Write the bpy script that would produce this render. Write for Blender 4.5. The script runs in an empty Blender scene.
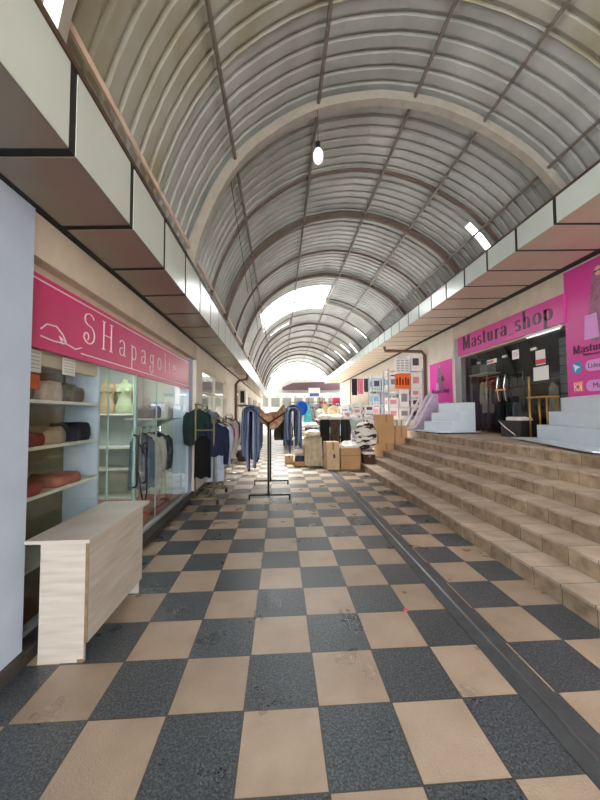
import bpy, bmesh, math, random
from mathutils import Vector, Matrix
random.seed(7)
C = bpy.context.scene.collection
S = bpy.context.scene
PI = math.pi

# ------------------------------------------------------------------ camera, sky, light, exposure
pitch, yaw, roll = 0.043, 0.061, -0.005
cam_d = bpy.data.cameras.new('camera'); cam = bpy.data.objects.new('camera', cam_d); C.objects.link(cam)
cy, sy, cp, sp, cr, sr = math.cos(yaw), math.sin(yaw), math.cos(pitch), math.sin(pitch), math.cos(roll), math.sin(roll)
fwd = Vector((sy*cp, cy*cp, sp)); rt = Vector((cy, -sy, 0)); up = rt.cross(fwd)
right = rt*cr + up*sr; upv = -rt*sr + up*cr
M3 = Matrix((right, upv, -fwd)).transposed()
cam.matrix_world = Matrix.Translation((0, 0, 1.578)) @ M3.to_4x4()
cam_d.sensor_fit = 'VERTICAL'; cam_d.sensor_height = 36; cam_d.sensor_width = 27; cam_d.lens = 325/800*36
cam_d.clip_start = 0.05; cam_d.clip_end = 200
S.camera = cam

W = bpy.data.worlds.new('sky'); S.world = W; W.use_nodes = True
wn = W.node_tree.nodes; wl = W.node_tree.links
bg = wn['Background']; bg.inputs['Strength'].default_value = 3.2
tc = wn.new('ShaderNodeTexCoord'); sx = wn.new('ShaderNodeSeparateXYZ'); rmp = wn.new('ShaderNodeValToRGB')
wl.new(tc.outputs['Generated'], sx.inputs[0]); wl.new(sx.outputs['Z'], rmp.inputs['Fac']); wl.new(rmp.outputs['Color'], bg.inputs['Color'])
rmp.color_ramp.elements[0].position = 0.0; rmp.color_ramp.elements[0].color = (1.0, 0.97, 0.93, 1)
rmp.color_ramp.elements[1].position = 0.7; rmp.color_ramp.elements[1].color = (0.86, 0.93, 1.0, 1)

sun_d = bpy.data.lights.new('sun', 'SUN'); sun_d.energy = 11.0; sun_d.angle = 0.45; sun_d.color = (1.0, 0.95, 0.86)
sun = bpy.data.objects.new('sun', sun_d); C.objects.link(sun); sun.rotation_euler = (math.radians(-29), math.radians(3), 0)

S.view_settings.view_transform = 'Standard'; S.view_settings.look = 'None'
S.view_settings.gamma = 1.0; S.view_settings.use_curve_mapping = False
S.view_settings.exposure = 1.62
S.cycles.max_bounces = 10; S.cycles.diffuse_bounces = 6; S.cycles.transparent_max_bounces = 12
S.cycles.use_denoising = True

# ------------------------------------------------------------------ materials
def mat(name, col, rough=0.6, metal=0.0, var=0.12, scale=6.0, bump=0.0, bscale=40.0, spec=0.5, col2=None, stretch=None, emit=0.0):
    m = bpy.data.materials.new(name); m.use_nodes = True
    n = m.node_tree.nodes; l = m.node_tree.links; b = n['Principled BSDF']
    b.inputs['Roughness'].default_value = rough; b.inputs['Metallic'].default_value = metal
    b.inputs['Specular IOR Level'].default_value = spec
    t = n.new('ShaderNodeTexCoord'); mp = n.new('ShaderNodeMapping'); l.new(t.outputs['Object'], mp.inputs['Vector'])
    if stretch: mp.inputs['Scale'].default_value = stretch
    nz = n.new('ShaderNodeTexNoise'); nz.inputs['Scale'].default_value = scale; nz.inputs['Detail'].default_value = 5
    l.new(mp.outputs['Vector'], nz.inputs['Vector'])
    r = n.new('ShaderNodeValToRGB'); l.new(nz.outputs['Fac'], r.inputs['Fac'])
    r.color_ramp.elements[0].position = 0.3; r.color_ramp.elements[1].position = 0.7
    c2 = col2 if col2 else tuple(min(1, c*(1+var)) for c in col)
    c1 = col if col2 else tuple(c*(1-var) for c in col)
    r.color_ramp.elements[0].color = (*c1, 1); r.color_ramp.elements[1].color = (*c2, 1)
    l.new(r.outputs['Color'], b.inputs['Base Color'])
    if emit:
        l.new(r.outputs['Color'], b.inputs['Emission Color']); b.inputs['Emission Strength'].default_value = emit
    if bump:
        n2 = n.new('ShaderNodeTexNoise'); n2.inputs['Scale'].default_value = bscale; l.new(mp.outputs['Vector'], n2.inputs['Vector'])
        bp = n.new('ShaderNodeBump'); bp.inputs['Strength'].default_value = bump; bp.inputs['Distance'].default_value = 0.02
        l.new(n2.outputs['Fac'], bp.inputs['Height']); l.new(bp.outputs['Normal'], b.inputs['Normal'])
    return m

def srgb(r, g, b):
    f = lambda c: ((c/255+0.055)/1.055)**2.4 if c/255 > 0.04045 else c/255/12.92
    return (f(r), f(g), f(b))

def glass(name, tint, ior=1.5, gl=(1, 1, 1)):
    m = bpy.data.materials.new(name); m.use_nodes = True
    n = m.node_tree.nodes; l = m.node_tree.links; n.clear()
    o = n.new('ShaderNodeOutputMaterial'); t = n.new('ShaderNodeBsdfTransparent'); g = n.new('ShaderNodeBsdfGlossy')
    t.inputs['Color'].default_value = (*tint, 1); g.inputs['Roughness'].default_value = 0.02; g.inputs['Color'].default_value = (*gl, 1)
    f = n.new('ShaderNodeFresnel'); f.inputs['IOR'].default_value = ior
    ge = n.new('ShaderNodeNewGeometry'); fr = n.new('ShaderNodeMath'); fr.operation = 'SUBTRACT'; fr.use_clamp = True
    l.new(f.outputs[0], fr.inputs[0]); l.new(ge.outputs['Backfacing'], fr.inputs[1])
    mx = n.new('ShaderNodeMixShader'); l.new(fr.outputs[0], mx.inputs[0]); l.new(t.outputs[0], mx.inputs[1]); l.new(g.outputs[0], mx.inputs[2])
    l.new(mx.outputs[0], o.inputs['Surface']); return m

def math_node(n, l, op, a, b=None):
    x = n.new('ShaderNodeMath'); x.operation = op
    for i, v in enumerate((a, b)):
        if v is None: continue
        if isinstance(v, (int, float)): x.inputs[i].default_value = v
        else: l.new(v, x.inputs[i])
    return x.outputs[0]

def floor_material():
    m = bpy.data.materials.new('checker_paving'); m.use_nodes = True
    n = m.node_tree.nodes; l = m.node_tree.links; b = n['Principled BSDF']
    g = n.new('ShaderNodeNewGeometry'); s = n.new('ShaderNodeSeparateXYZ'); l.new(g.outputs['Position'], s.inputs[0])
    X, Y = s.outputs['X'], s.outputs['Y']
    side = math_node(n, l, 'GREATER_THAN', X, 1.38)
    u = math_node(n, l, 'ADD', math_node(n, l, 'DIVIDE', X, 0.4), math_node(n, l, 'SUBTRACT', 0.4927+20, math_node(n, l, 'MULTIPLY', side, 0.385)))
    v = math_node(n, l, 'ADD', math_node(n, l, 'DIVIDE', Y, 0.4), -4.535+40)
    cu, cv = math_node(n, l, 'FLOOR', u), math_node(n, l, 'FLOOR', v)
    par = math_node(n, l, 'MODULO', math_node(n, l, 'ADD', cu, cv), 2.0)
    fu, fv = math_node(n, l, 'FRACT', u), math_node(n, l, 'FRACT', v)
    du = math_node(n, l, 'MINIMUM', fu, math_node(n, l, 'SUBTRACT', 1.0, fu))
    dv = math_node(n, l, 'MINIMUM', fv, math_node(n, l, 'SUBTRACT', 1.0, fv))
    d = math_node(n, l, 'MINIMUM', du, dv)
    grout = math_node(n, l, 'LESS_THAN', d, 0.011)
    cmb = n.new('ShaderNodeCombineXYZ'); l.new(cu, cmb.inputs[0]); l.new(cv, cmb.inputs[1])
    wn_ = n.new('ShaderNodeTexWhiteNoise'); wn_.noise_dimensions = '2D'; l.new(cmb.outputs[0], wn_.inputs['Vector'])
    vor = n.new('ShaderNodeTexVoronoi'); vor.feature = 'DISTANCE_TO_EDGE'; vor.inputs['Scale'].default_value = 75
    nz = n.new('ShaderNodeTexNoise'); nz.inputs['Scale'].default_value = 3.0; nz.inputs['Detail'].default_value = 6
    nzf = n.new('ShaderNodeTexNoise'); nzf.inputs['Scale'].default_value = 40.0; nzf.inputs['Detail'].default_value = 4
    nzw = n.new('ShaderNodeTexNoise'); nzw.inputs['Scale'].default_value = 95.0; nzw.inputs['Detail'].default_value = 1.5; nzw.inputs['Distortion'].default_value = 0.6; l.new(g.outputs['Position'], nzw.inputs['Vector'])
    wob = n.new('ShaderNodeMixRGB'); wob.blend_type = 'ADD'; wob.inputs['Fac'].default_value = 0.02
    l.new(g.outputs['Position'], wob.inputs['Color1']); l.new(nzf.outputs['Color'], wob.inputs['Color2'])
    l.new(wob.outputs['Color'], vor.inputs['Vector']); l.new(g.outputs['Position'], nz.inputs['Vector']); l.new(g.outputs['Position'], nzf.inputs['Vector'])
    def ramp(inp, stops):
        r = n.new('ShaderNodeValToRGB'); l.new(inp, r.inputs['Fac'])
        r.color_ramp.elements[0].position, r.color_ramp.elements[0].color = stops[0][0], (*stops[0][1], 1)
        r.color_ramp.elements[1].position, r.color_ramp.elements[1].color = stops[-1][0], (*stops[-1][1], 1)
        for p, c in stops[1:-1]:
            e = r.color_ramp.elements.new(p); e.color = (*c, 1)
        return r.outputs['Color']
    tan = ramp(nz.outputs['Fac'], [(0.28, srgb(158, 138, 119)), (0.5, srgb(174, 153, 132)), (0.75, srgb(186, 166, 146))])
    dark = ramp(nzw.outputs['Fac'], [(0.36, srgb(44, 48, 51)), (0.5, srgb(64, 70, 74)), (0.64, srgb(94, 102, 108))])
    dark2 = n.new('ShaderNodeMixRGB'); dark2.blend_type = 'MULTIPLY'; dark2.inputs['Fac'].default_value = 1
    l.new(dark, dark2.inputs['Color1']); l.new(ramp(nz.outputs['Fac'], [(0.3, (0.92, 0.92, 0.93)), (0.7, (1.05, 1.05, 1.05))]), dark2.inputs['Color2'])
    mx = n.new('ShaderNodeMixRGB'); l.new(par, mx.inputs['Fac']); l.new(dark2.outputs[0], mx.inputs['Color1']); l.new(tan, mx.inputs['Color2'])
    tv = n.new('ShaderNodeMixRGB'); tv.blend_type = 'MULTIPLY'; tv.inputs['Fac'].default_value = 1
    l.new(mx.outputs[0], tv.inputs['Color1']); l.new(ramp(wn_.outputs['Value'], [(0, (0.84, 0.83, 0.82)), (1, (1.1, 1.1, 1.1))]), tv.inputs['Color2'])
    gm = n.new('ShaderNodeMixRGB'); l.new(grout, gm.inputs['Fac']); l.new(tv.outputs[0], gm.inputs['Color1']); gm.inputs['Color2'].default_value = (*srgb(72, 66, 60), 1)
    l.new(gm.outputs[0], b.inputs['Base Color'])
    rr = n.new('ShaderNodeMapRange'); l.new(nz.outputs['Fac'], rr.inputs['Value'])
    rr.inputs['From Min'].default_value = 0.3; rr.inputs['From Max'].default_value = 0.7
    rr.inputs['To Min'].default_value = 0.26; rr.inputs['To Max'].default_value = 0.34; b.inputs['Specular IOR Level'].default_value = 0.85
    l.new(rr.outputs[0], b.inputs['Roughness'])
    hb = math_node(n, l, 'ADD', math_node(n, l, 'MULTIPLY', nzw.outputs['Fac'], 1.0), math_node(n, l, 'MULTIPLY', grout, -0.4))
    bp = n.new('ShaderNodeBump'); bp.inputs['Strength'].default_value = 0.4; bp.inputs['Distance'].default_value = 0.008
    l.new(hb, bp.inputs['Height']); l.new(bp.outputs['Normal'], b.inputs['Normal'])
    return m

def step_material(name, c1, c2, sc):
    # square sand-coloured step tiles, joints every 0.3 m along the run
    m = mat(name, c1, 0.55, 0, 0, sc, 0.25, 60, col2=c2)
    n = m.node_tree.nodes; l = m.node_tree.links; b = n['Principled BSDF']
    src = b.inputs['Base Color'].links[0].from_socket
    g = n.new('ShaderNodeNewGeometry'); s = n.new('ShaderNodeSeparateXYZ'); l.new(g.outputs['Position'], s.inputs[0])
    f = math_node(n, l, 'FRACT', math_node(n, l, 'DIVIDE', math_node(n, l, 'ADD', s.outputs['Y'], 10), 0.3))
    joint = math_node(n, l, 'LESS_THAN', f, 0.022)
    cell = math_node(n, l, 'FLOOR', math_node(n, l, 'DIVIDE', math_node(n, l, 'ADD', s.outputs['Y'], 10), 0.3))
    zc = math_node(n, l, 'FLOOR', math_node(n, l, 'MULTIPLY', s.outputs['Z'], 5.7))
    cm = n.new('ShaderNodeCombineXYZ'); l.new(cell, cm.inputs[0]); l.new(zc, cm.inputs[1])
    w = n.new('ShaderNodeTexWhiteNoise'); w.noise_dimensions = '2D'; l.new(cm.outputs[0], w.inputs['Vector'])
    r = n.new('ShaderNodeMapRange'); l.new(w.outputs['Value'], r.inputs['Value']); r.inputs['To Min'].default_value = 0.82; r.inputs['To Max'].default_value = 1.1
    mu = n.new('ShaderNodeMixRGB'); mu.blend_type = 'MULTIPLY'; mu.inputs['Fac'].default_value = 1; l.new(src, mu.inputs['Color1']); l.new(r.outputs[0], mu.inputs['Color2'])
    mx = n.new('ShaderNodeMixRGB'); l.new(joint, mx.inputs['Fac']); l.new(mu.outputs[0], mx.inputs['Color1']); mx.inputs['Color2'].default_value = (*srgb(82, 64, 46), 1)
    l.new(mx.outputs[0], b.inputs['Base Color'])
    return m

M = {}
M['floor'] = floor_material()
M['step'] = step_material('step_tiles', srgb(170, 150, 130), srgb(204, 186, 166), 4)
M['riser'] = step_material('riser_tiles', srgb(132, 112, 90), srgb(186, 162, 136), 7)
M['kerb'] = mat('dark_kerb_stone', srgb(62, 58, 54), 0.6, 0, 0.3, 8, 0.3)
M['steel'] = mat('worn_steel', srgb(128, 130, 132), 0.32, 0.7, 0.25, 5, stretch=(8, 0.6, 8))
M['rubber'] = mat('dark_rubber', srgb(72, 75, 77), 0.4, 0, 0.2, 10)
M['plaster_blue'] = mat('pale_blue_plaster', srgb(186, 200, 222), 0.8, 0, 0.05, 3, 0.1, 20)
M['plaster'] = mat('beige_plaster', srgb(206, 194, 176), 0.85, 0, 0.08, 3, 0.15, 18)
M['plaster_white'] = mat('off_white_plaster', srgb(222, 214, 200), 0.85, 0, 0.06, 2.5, 0.15, 20)
M['trim_grey'] = mat('grey_painted_frame', srgb(158, 164, 168), 0.5, 0, 0.05)
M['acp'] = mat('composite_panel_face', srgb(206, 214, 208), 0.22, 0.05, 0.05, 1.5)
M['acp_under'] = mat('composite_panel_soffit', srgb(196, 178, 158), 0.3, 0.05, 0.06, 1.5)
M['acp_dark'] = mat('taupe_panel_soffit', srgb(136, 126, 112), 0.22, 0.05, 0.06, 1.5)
M['black'] = mat('black_joint', (0.012, 0.011, 0.010), 0.7, 0, 0.2)
M['brown_gutter'] = mat('brown_gutter', srgb(78, 58, 48), 0.5, 0, 0.2)
M['galv'] = mat('galvanised_sheet', srgb(150, 152, 148), 0.5, 0.2, 0, 1.3, 0.0, col2=srgb(180, 182, 180), stretch=(1, 0.6, 1))
M['galv_old'] = mat('stained_galvanised_sheet', srgb(150, 142, 116), 0.5, 0.2, 0, 1.6, col2=srgb(174, 175, 170))
M['rib'] = mat('pale_steel_rib', srgb(164, 158, 148), 0.5, 0.3, 0.1, 8)
M['rib_dark'] = mat('rusty_steel_rib', srgb(98, 82, 72), 0.6, 0.2, 0.2, 8)
M['purlin'] = mat('purlin_pipe', srgb(122, 114, 106), 0.5, 0.3, 0.15, 6)
M['purlin_wood'] = mat('pinkish_purlin', srgb(226, 200, 182), 0.55, 0, 0.12, 6)
M['pink_sign'] = mat('raspberry_sign_film', srgb(208, 58, 118), 0.3, 0, 0.06, 1.5)
M['magenta'] = mat('magenta_banner', srgb(206, 62, 150), 0.38, 0, 0.05, 1.2, 0.08, 3)
M['magenta_hot'] = mat('hot_pink_banner', srgb(238, 66, 186), 0.45, 0, 0.04, 1.2)
M['white_ink'] = mat('white_lettering', srgb(240, 226, 228), 0.4, 0, 0.03)
M['dark_ink'] = mat('dark_lettering', srgb(70, 30, 62), 0.35, 0.2, 0.05)
M['lilac'] = mat('lilac_print', srgb(214, 150, 214), 0.45, 0, 0.05)
M['tele_blue'] = mat('sky_blue_print', srgb(40, 150, 200), 0.4, 0, 0.03)
M['insta'] = mat('sunset_print', srgb(214, 60, 110), 0.4, 0, 0, 5, col2=srgb(240, 160, 70))
M['skin_print'] = mat('skin_print', srgb(214, 172, 150), 0.5, 0, 0.05)
M['robe_print'] = mat('robe_print', srgb(150, 100, 126), 0.5, 0, 0.3, 14)
M['black_print'] = mat('black_print', (0.02, 0.016, 0.02), 0.5)
M['glass'] = glass('shop_glass', (0.95, 0.98, 0.965), 1.45)
M['glass_edge'] = mat('green_glass_edge', srgb(150, 182, 176), 0.2, 0, 0.05)
M['glass_dark'] = glass('tinted_glass', (0.8, 0.83, 0.82), 1.5)
M['washed_wood'] = mat('whitewashed_wood', srgb(180, 172, 162), 0.5, 0, 0, 2.2, 0.05, 20, col2=srgb(204, 196, 187), stretch=(1.2, 1.2, 12))
M['raw_edge'] = mat('raw_board_edge', srgb(126, 104, 78), 0.7, 0, 0.2, 20)
M['gold_tube'] = mat('olive_gold_tube', srgb(122, 116, 82), 0.4, 0.4, 0.1)
M['brass'] = mat('brass_tube', srgb(196, 156, 84), 0.3, 0.7, 0.08)
M['black_metal'] = mat('black_metal', (0.018, 0.018, 0.02), 0.4, 0.4, 0.2)
M['chrome'] = mat('chrome', (0.7, 0.7, 0.7), 0.18, 1.0, 0.05)
M['white_paint'] = mat('glossy_white_blue_board', srgb(212, 224, 234), 0.3, 0, 0.03)
M['card'] = mat('brown_cardboard', srgb(180, 140, 98), 0.8, 0, 0.08, 3)
M['card_pale'] = mat('pale_cardboard', srgb(196, 168, 136), 0.8, 0, 0.08, 3)
M['tape'] = mat('packing_tape', srgb(150, 112, 72), 0.3, 0, 0.05)
M['white_card'] = mat('white_carton', srgb(232, 228, 226), 0.6, 0, 0.04, 3)
M['shop_wall'] = mat('shop_wall', srgb(176, 186, 180), 0.8, 0, 0.05)
M['shop_dark'] = mat('dark_shop_wall', srgb(46, 45, 44), 0.8, 0, 0.15)
M['shop_floor'] = mat('red_brown_floor', srgb(146, 96, 82), 0.5, 0, 0.12)
M['olive'] = mat('olive_back_panel', srgb(112, 108, 84), 0.7, 0, 0.15)
M['shelf'] = mat('pale_shelf_board', srgb(220, 218, 208), 0.45, 0, 0.05)
M['mannequin_tan'] = mat('tan_torso', srgb(172, 146, 112), 0.45, 0, 0.05)
M['mannequin_green'] = mat('pale_green_torso', srgb(176, 186, 150), 0.45, 0, 0.05)
M['maroon'] = mat('maroon_awning', srgb(70, 44, 48), 0.7, 0, 0.15)
M['far_wall'] = mat('far_grey_wall', srgb(150, 148, 140), 0.8, 0, 0.1)
M['far_window'] = mat('far_dull_window', srgb(86, 88, 84), 0.3, 0, 0.2, 4)
M['pipe_brown'] = mat('brown_pipe', srgb(96, 64, 52), 0.5, 0, 0.12)
M['bulb'] = mat('white_bulb', srgb(246, 240, 250), 0.3, 0, 0.02, emit=0.35)
M['leaf'] = mat('leaf_green', srgb(84, 104, 72), 0.6, 0, 0.3)
M['terracotta'] = mat('dark_pot', srgb(70, 66, 62), 0.6)
_cl = {}
def cloth(r, g, b, r2=None, scale=9):
    k = (r, g, b, r2, scale)
    if k not in _cl:
        _cl[k] = mat('cloth_%d' % len(_cl), srgb(r, g, b), 0.9, 0, 0.14, scale, 0.3, 90, spec=0.2, col2=srgb(*r2) if r2 else None)
    return _cl[k]

# ------------------------------------------------------------------ mesh building
class MB:
    def __init__(s): s.v = []; s.f = []; s.m = []
    def add(s, vs, fs, m=0):
        o = len(s.v); s.v += [tuple(v) for v in vs]
        for f in fs: s.f.append([i+o for i in f]); s.m.append(m)
        return s
    def box(s, x0, x1, y0, y1, z0, z1, m=0):
        return s.add([(x0,y0,z0),(x1,y0,z0),(x1,y1,z0),(x0,y1,z0),(x0,y0,z1),(x1,y0,z1),(x1,y1,z1),(x0,y1,z1)],
                     [(0,3,2,1),(4,5,6,7),(0,1,5,4),(1,2,6,5),(2,3,7,6),(3,0,4,7)], m)
    def prism(s, poly, a0, a1, axis='x', m=0):
        # poly: 2D outline; extruded along axis between a0 and a1
        def P(p, a):
            return (a, p[0], p[1]) if axis == 'x' else ((p[0], a, p[1]) if axis == 'y' else (p[0], p[1], a))
        n = len(poly); vs = [P(p, a0) for p in poly]+[P(p, a1) for p in poly]
        fs = [list(range(n))[::-1], list(range(n, 2*n))]+[(i, (i+1) % n, (i+1) % n+n, i+n) for i in range(n)]
        return s.add(vs, fs, m)
    def tube(s, pts, r, n=8, m=0, cap=True, rs=None):
        pts = [Vector(p) for p in pts]; vs = []; fs = []
        prev = None
        for i, p in enumerate(pts):
            d = (pts[min(i+1, len(pts)-1)]-pts[max(i-1, 0)]).normalized()
            if prev is None:
                a = d.orthogonal().normalized()
            else:
                a = (prev-d*prev.dot(d)); a = a.normalized() if a.length > 1e-6 else d.orthogonal().normalized()
            prev = a; b = d.cross(a); rr = rs[i] if rs else r
            for k in range(n):
                t = 2*PI*k/n; vs.append(p+(a*math.cos(t)+b*math.sin(t))*rr)
        for i in range(len(pts)-1):
            for k in range(n):
                fs.append((i*n+k, i*n+(k+1) % n, (i+1)*n+(k+1) % n, (i+1)*n+k))
        if cap:
            fs.append(list(range(n))[::-1]); fs.append([(len(pts)-1)*n+k for k in range(n)])
        return s.add(vs, fs, m)
    def lathe(s, prof, c=(0, 0), n=16, m=0, sx=1, sy=1):
        vs = []; fs = []
        for r, z in prof:
            for k in range(n):
                t = 2*PI*k/n; vs.append((c[0]+r*sx*math.cos(t), c[1]+r*sy*math.sin(t), z))
        for i in range(len(prof)-1):
            for k in range(n): fs.append((i*n+k, i*n+(k+1) % n, (i+1)*n+(k+1) % n, (i+1)*n+k))
        fs.append(list(range(n))[::-1]); fs.append([(len(prof)-1)*n+k for k in range(n)])
        return s.add(vs, fs, m)
    def grid(s, fn, nu, nv, m=0, thick=0.0, closed_u=False):
        vs = [fn(i/nu, j/nv) for j in range(nv+1) for i in range(nu+1)]
        fs = [(j*(nu+1)+i, j*(nu+1)+i+1, (j+1)*(nu+1)+i+1, (j+1)*(nu+1)+i) for j in range(nv) for i in range(nu)]
        return s.add(vs, fs, m)
    def build(s, name, mats, parent=None, loc=(0, 0, 0), rotz=0.0, smooth=False, bevel=0.0, thick=0.0, sub=0):
        me = bpy.data.meshes.new(name); me.from_pydata(s.v, [], s.f)
        if not isinstance(mats, (list, tuple)): mats = [mats]
        for x in mats: me.materials.append(x)
        for p, mi in zip(me.polygons, s.m): p.material_index = mi; p.use_smooth = smooth
        bm = bmesh.new(); bm.from_mesh(me); bmesh.ops.remove_doubles(bm, verts=bm.verts, dist=1e-5) if smooth else None
        bmesh.ops.recalc_face_normals(bm, faces=bm.faces)
        bm.to_mesh(me); bm.free()
        o = bpy.data.objects.new(name, me); C.objects.link(o)
        o.location = loc; o.rotation_euler = (0, 0, rotz)
        if parent: o.parent = parent
        if thick:
            md = o.modifiers.new('thickness', 'SOLIDIFY'); md.thickness = thick; md.offset = 0
        if bevel:
            md = o.modifiers.new('bevel', 'BEVEL'); md.width = bevel; md.segments = 2; md.limit_method = 'ANGLE'
        if sub:
            md = o.modifiers.new('sub', 'SUBSURF'); md.levels = sub; md.render_levels = sub
        return o

def tag(o, label, cat, group=None, kind=None):
    o['label'] = label; o['category'] = cat
    if group: o['group'] = group
    if kind: o['kind'] = kind
    return o
def thing(name, label, cat, loc=(0, 0, 0), rotz=0.0, group=None):
    o = bpy.data.objects.new(name, None); C.objects.link(o); o.empty_display_size = 0.1
    o.location = loc; o.rotation_euler = (0, 0, rotz); return tag(o, label, cat, group)
def struct(o, label=None, cat=None):
    o['kind'] = 'structure'
    if label: o['label'] = label
    if cat: o['category'] = cat
    return o
def sempty(name, label=None, cat=None):
    o = bpy.data.objects.new(name, None); C.objects.link(o); return struct(o, label, cat)
def dup(root, loc, rotz, label=None, group=None):
    r = root.copy(); C.objects.link(r); r.location = loc; r.rotation_euler = (0, 0, rotz)
    if label: r['label'] = label
    if group: r['group'] = group
    for ch in list(root.children):
        c = ch.copy(); C.objects.link(c); c.parent = r
        for g in list(ch.children):
            d = g.copy(); C.objects.link(d); d.parent = c
    return r

# ------------------------------------------------------------------ lettering drawn with a broad pen
def arc(cx, cy, rx, ry, a0, a1, n=10):
    return [(cx+rx*math.cos(math.radians(a0+(a1-a0)*i/n)), cy+ry*math.sin(math.radians(a0+(a1-a0)*i/n))) for i in range(n+1)]
GL = {
 'S': (0.72, [arc(0.36, 0.8, 0.26, 0.2, 20, 270, 12)+arc(0.34, 0.3, 0.32, 0.3, 90, -160, 12), arc(0.2, 0.22, 0.13, 0.12, 180, -60, 6)]),
 'H': (0.86, [[(0.14, 0), (0.14, 1)], [(0.66, 0), (0.66, 1)], [(0.14, 0.52), (0.66, 0.52)], [(0.04, 0), (0.24, 0)], [(0.04, 1), (0.24, 1)], [(0.56, 0), (0.76, 0)], [(0.56, 1), (0.76, 1)]]),
 'M': (1.08, [[(0.14, 0), (0.14, 1)], [(0.17, 1), (0.5, 0.08)], [(0.5, 0.08), (0.8, 1)], [(0.84, 0), (0.84, 1)], [(0.02, 0), (0.27, 0)], [(0.02, 1), (0.2, 1)], [(0.72, 0), (0.98, 0)], [(0.78, 1), (0.98, 1)]]),
 'a': (0.6, [arc(0.25, 0.46, 0.19, 0.16, 160, 0, 8)+[(0.44, 0.1), (0.48, 0.02), (0.56, 0.03)], arc(0.24, 0.17, 0.18, 0.16, 70, 360, 12)]),
 's': (0.48, [arc(0.22, 0.47, 0.15, 0.14, 25, 270, 9)+arc(0.22, 0.16, 0.17, 0.16, 90, -150, 9)]),
 't': (0.42, [[(0.18, 0.82), (0.18, 0.12)]+arc(0.28, 0.12, 0.1, 0.1, 180, 310, 6), [(0.04, 0.6), (0.36, 0.6)]]),
 'u': (0.68, [[(0.14, 0.6), (0.14, 0.2)]+arc(0.3, 0.18, 0.16, 0.17, 180, 350, 8), [(0.48, 0.6), (0.48, 0.03), (0.58, 0.03)], [(0.04, 0.6), (0.16, 0.6)], [(0.38, 0.6), (0.5, 0.6)]]),
 'r': (0.5, [[(0.14, 0), (0.14, 0.6)], [(0.14, 0.4)]+arc(0.32, 0.42, 0.16, 0.18, 160, 50, 6), [(0.03, 0), (0.28, 0)], [(0.04, 0.6), (0.16, 0.6)]]),
 '_': (0.5, [[(0.02, -0.08), (0.48, -0.08)]]),
 'h': (0.68, [[(0.14, 0), (0.14, 1)], arc(0.31, 0.4, 0.17, 0.2, 170, 0, 8)+[(0.48, 0)], [(0.03, 0), (0.25, 0)], [(0.38, 0), (0.58, 0)], [(0.04, 1), (0.16, 1)]]),
 'o': (0.62, [arc(0.3, 0.3, 0.23, 0.3, 0, 360, 20)]),
 'p': (0.66, [[(0.14, -0.38), (0.14, 0.6)], arc(0.33, 0.3, 0.2, 0.29, 160, -160, 14), [(0.03, -0.38), (0.26, -0.38)], [(0.04, 0.6), (0.16, 0.6)]]),
 'g': (0.6, [arc(0.25, 0.38, 0.18, 0.2, 0, 360, 14), [(0.43, 0.58), (0.43, 0)]+arc(0.24, -0.12, 0.2, 0.2, 0, -230, 12), [(0.4, 0.56), (0.54, 0.62)]]),
 'l': (0.3, [[(0.14, 0), (0.14, 1)], [(0.05, 0), (0.24, 0)], [(0.05, 1), (0.15, 1)]]),
 'i': (0.3, [[(0.14, 0), (0.14, 0.6)], [(0.05, 0), (0.24, 0)], [(0.05, 0.6), (0.15, 0.6)], arc(0.14, 0.78, 0.03, 0.03, 0, 360, 6)]),
 'e': (0.56, [[(0.08, 0.33), (0.46, 0.33)]+arc(0.27, 0.3, 0.2, 0.28, 10, 320, 16)]),
}
def lettering(parent, text, org, du, dv, dn, size, thick, thin, mm, space=0.0, condense=1.0):
    # every letter becomes one part; with parent None only the width is measured
    org, du, dv, dn = Vector(org), Vector(du), Vector(dv), Vector(dn)
    x = 0
    for ch in text:
        if ch == ' ': x += 0.35*size; continue
        wd, strokes = GL[ch]; mb = MB()
        for st in strokes:
            lo, hi = [], []
            for i, pt in enumerate(st):
                a = Vector(st[max(i-1, 0)]); c = Vector(st[min(i+1, len(st)-1)]); d = c-a
                if len(st) > 2 and (Vector(st[0])-Vector(st[-1])).length < 1e-6 and i in (0, len(st)-1): d = Vector(st[1])-Vector(st[-2])
                d.normalize(); wdt = (thin+(thick-thin)*abs(d.y)**1.5)/2/size
                nn = Vector((-d.y, d.x))*wdt; p0 = Vector(pt)
                if i == 0: p0 = p0-d*wdt*.3
                if i == len(st)-1: p0 = p0+d*wdt*.3
                lo.append(p0-nn); hi.append(p0+nn)
            vs = []
            for off in (0, 0.005):
                for q in lo+hi: vs.append(org+du*(x+q.x*size*condense)+dv*(q.y*size)+dn*off)
            n = len(st); fs = []
            for i in range(n-1):
                fs += [(i, i+1, n+i+1, n+i), (2*n+i, 3*n+i, 3*n+i+1, 2*n+i+1), (i, 2*n+i, 2*n+i+1, i+1), (n+i, n+i+1, 3*n+i+1, 3*n+i)]
            fs += [(0, n, 3*n, 2*n), (n-1, 3*n-1, 4*n-1, 2*n-1)]
            mb.add(vs, fs)
        if parent: mb.build('letter', mm, parent)
        x += (wd*condense+space)*size
    return x
def plain_text(name, text, m, size, parent, loc, rot, ext=0.002, align='LEFT'):
    cu = bpy.data.curves.new(name, 'FONT'); cu.body = text; cu.size = size; cu.extrude = ext; cu.align_x = align; cu.resolution_u = 3
    t = bpy.data.objects.new(name, cu); C.objects.link(t)
    dg = bpy.context.evaluated_depsgraph_get(); me = bpy.data.meshes.new_from_object(t.evaluated_get(dg))
    bpy.data.objects.remove(t)
    me.materials.clear(); me.materials.append(m)
    o = bpy.data.objects.new(name, me); C.objects.link(o); o.location = loc; o.rotation_euler = rot
    if parent: o.parent = parent
    return o

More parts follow.
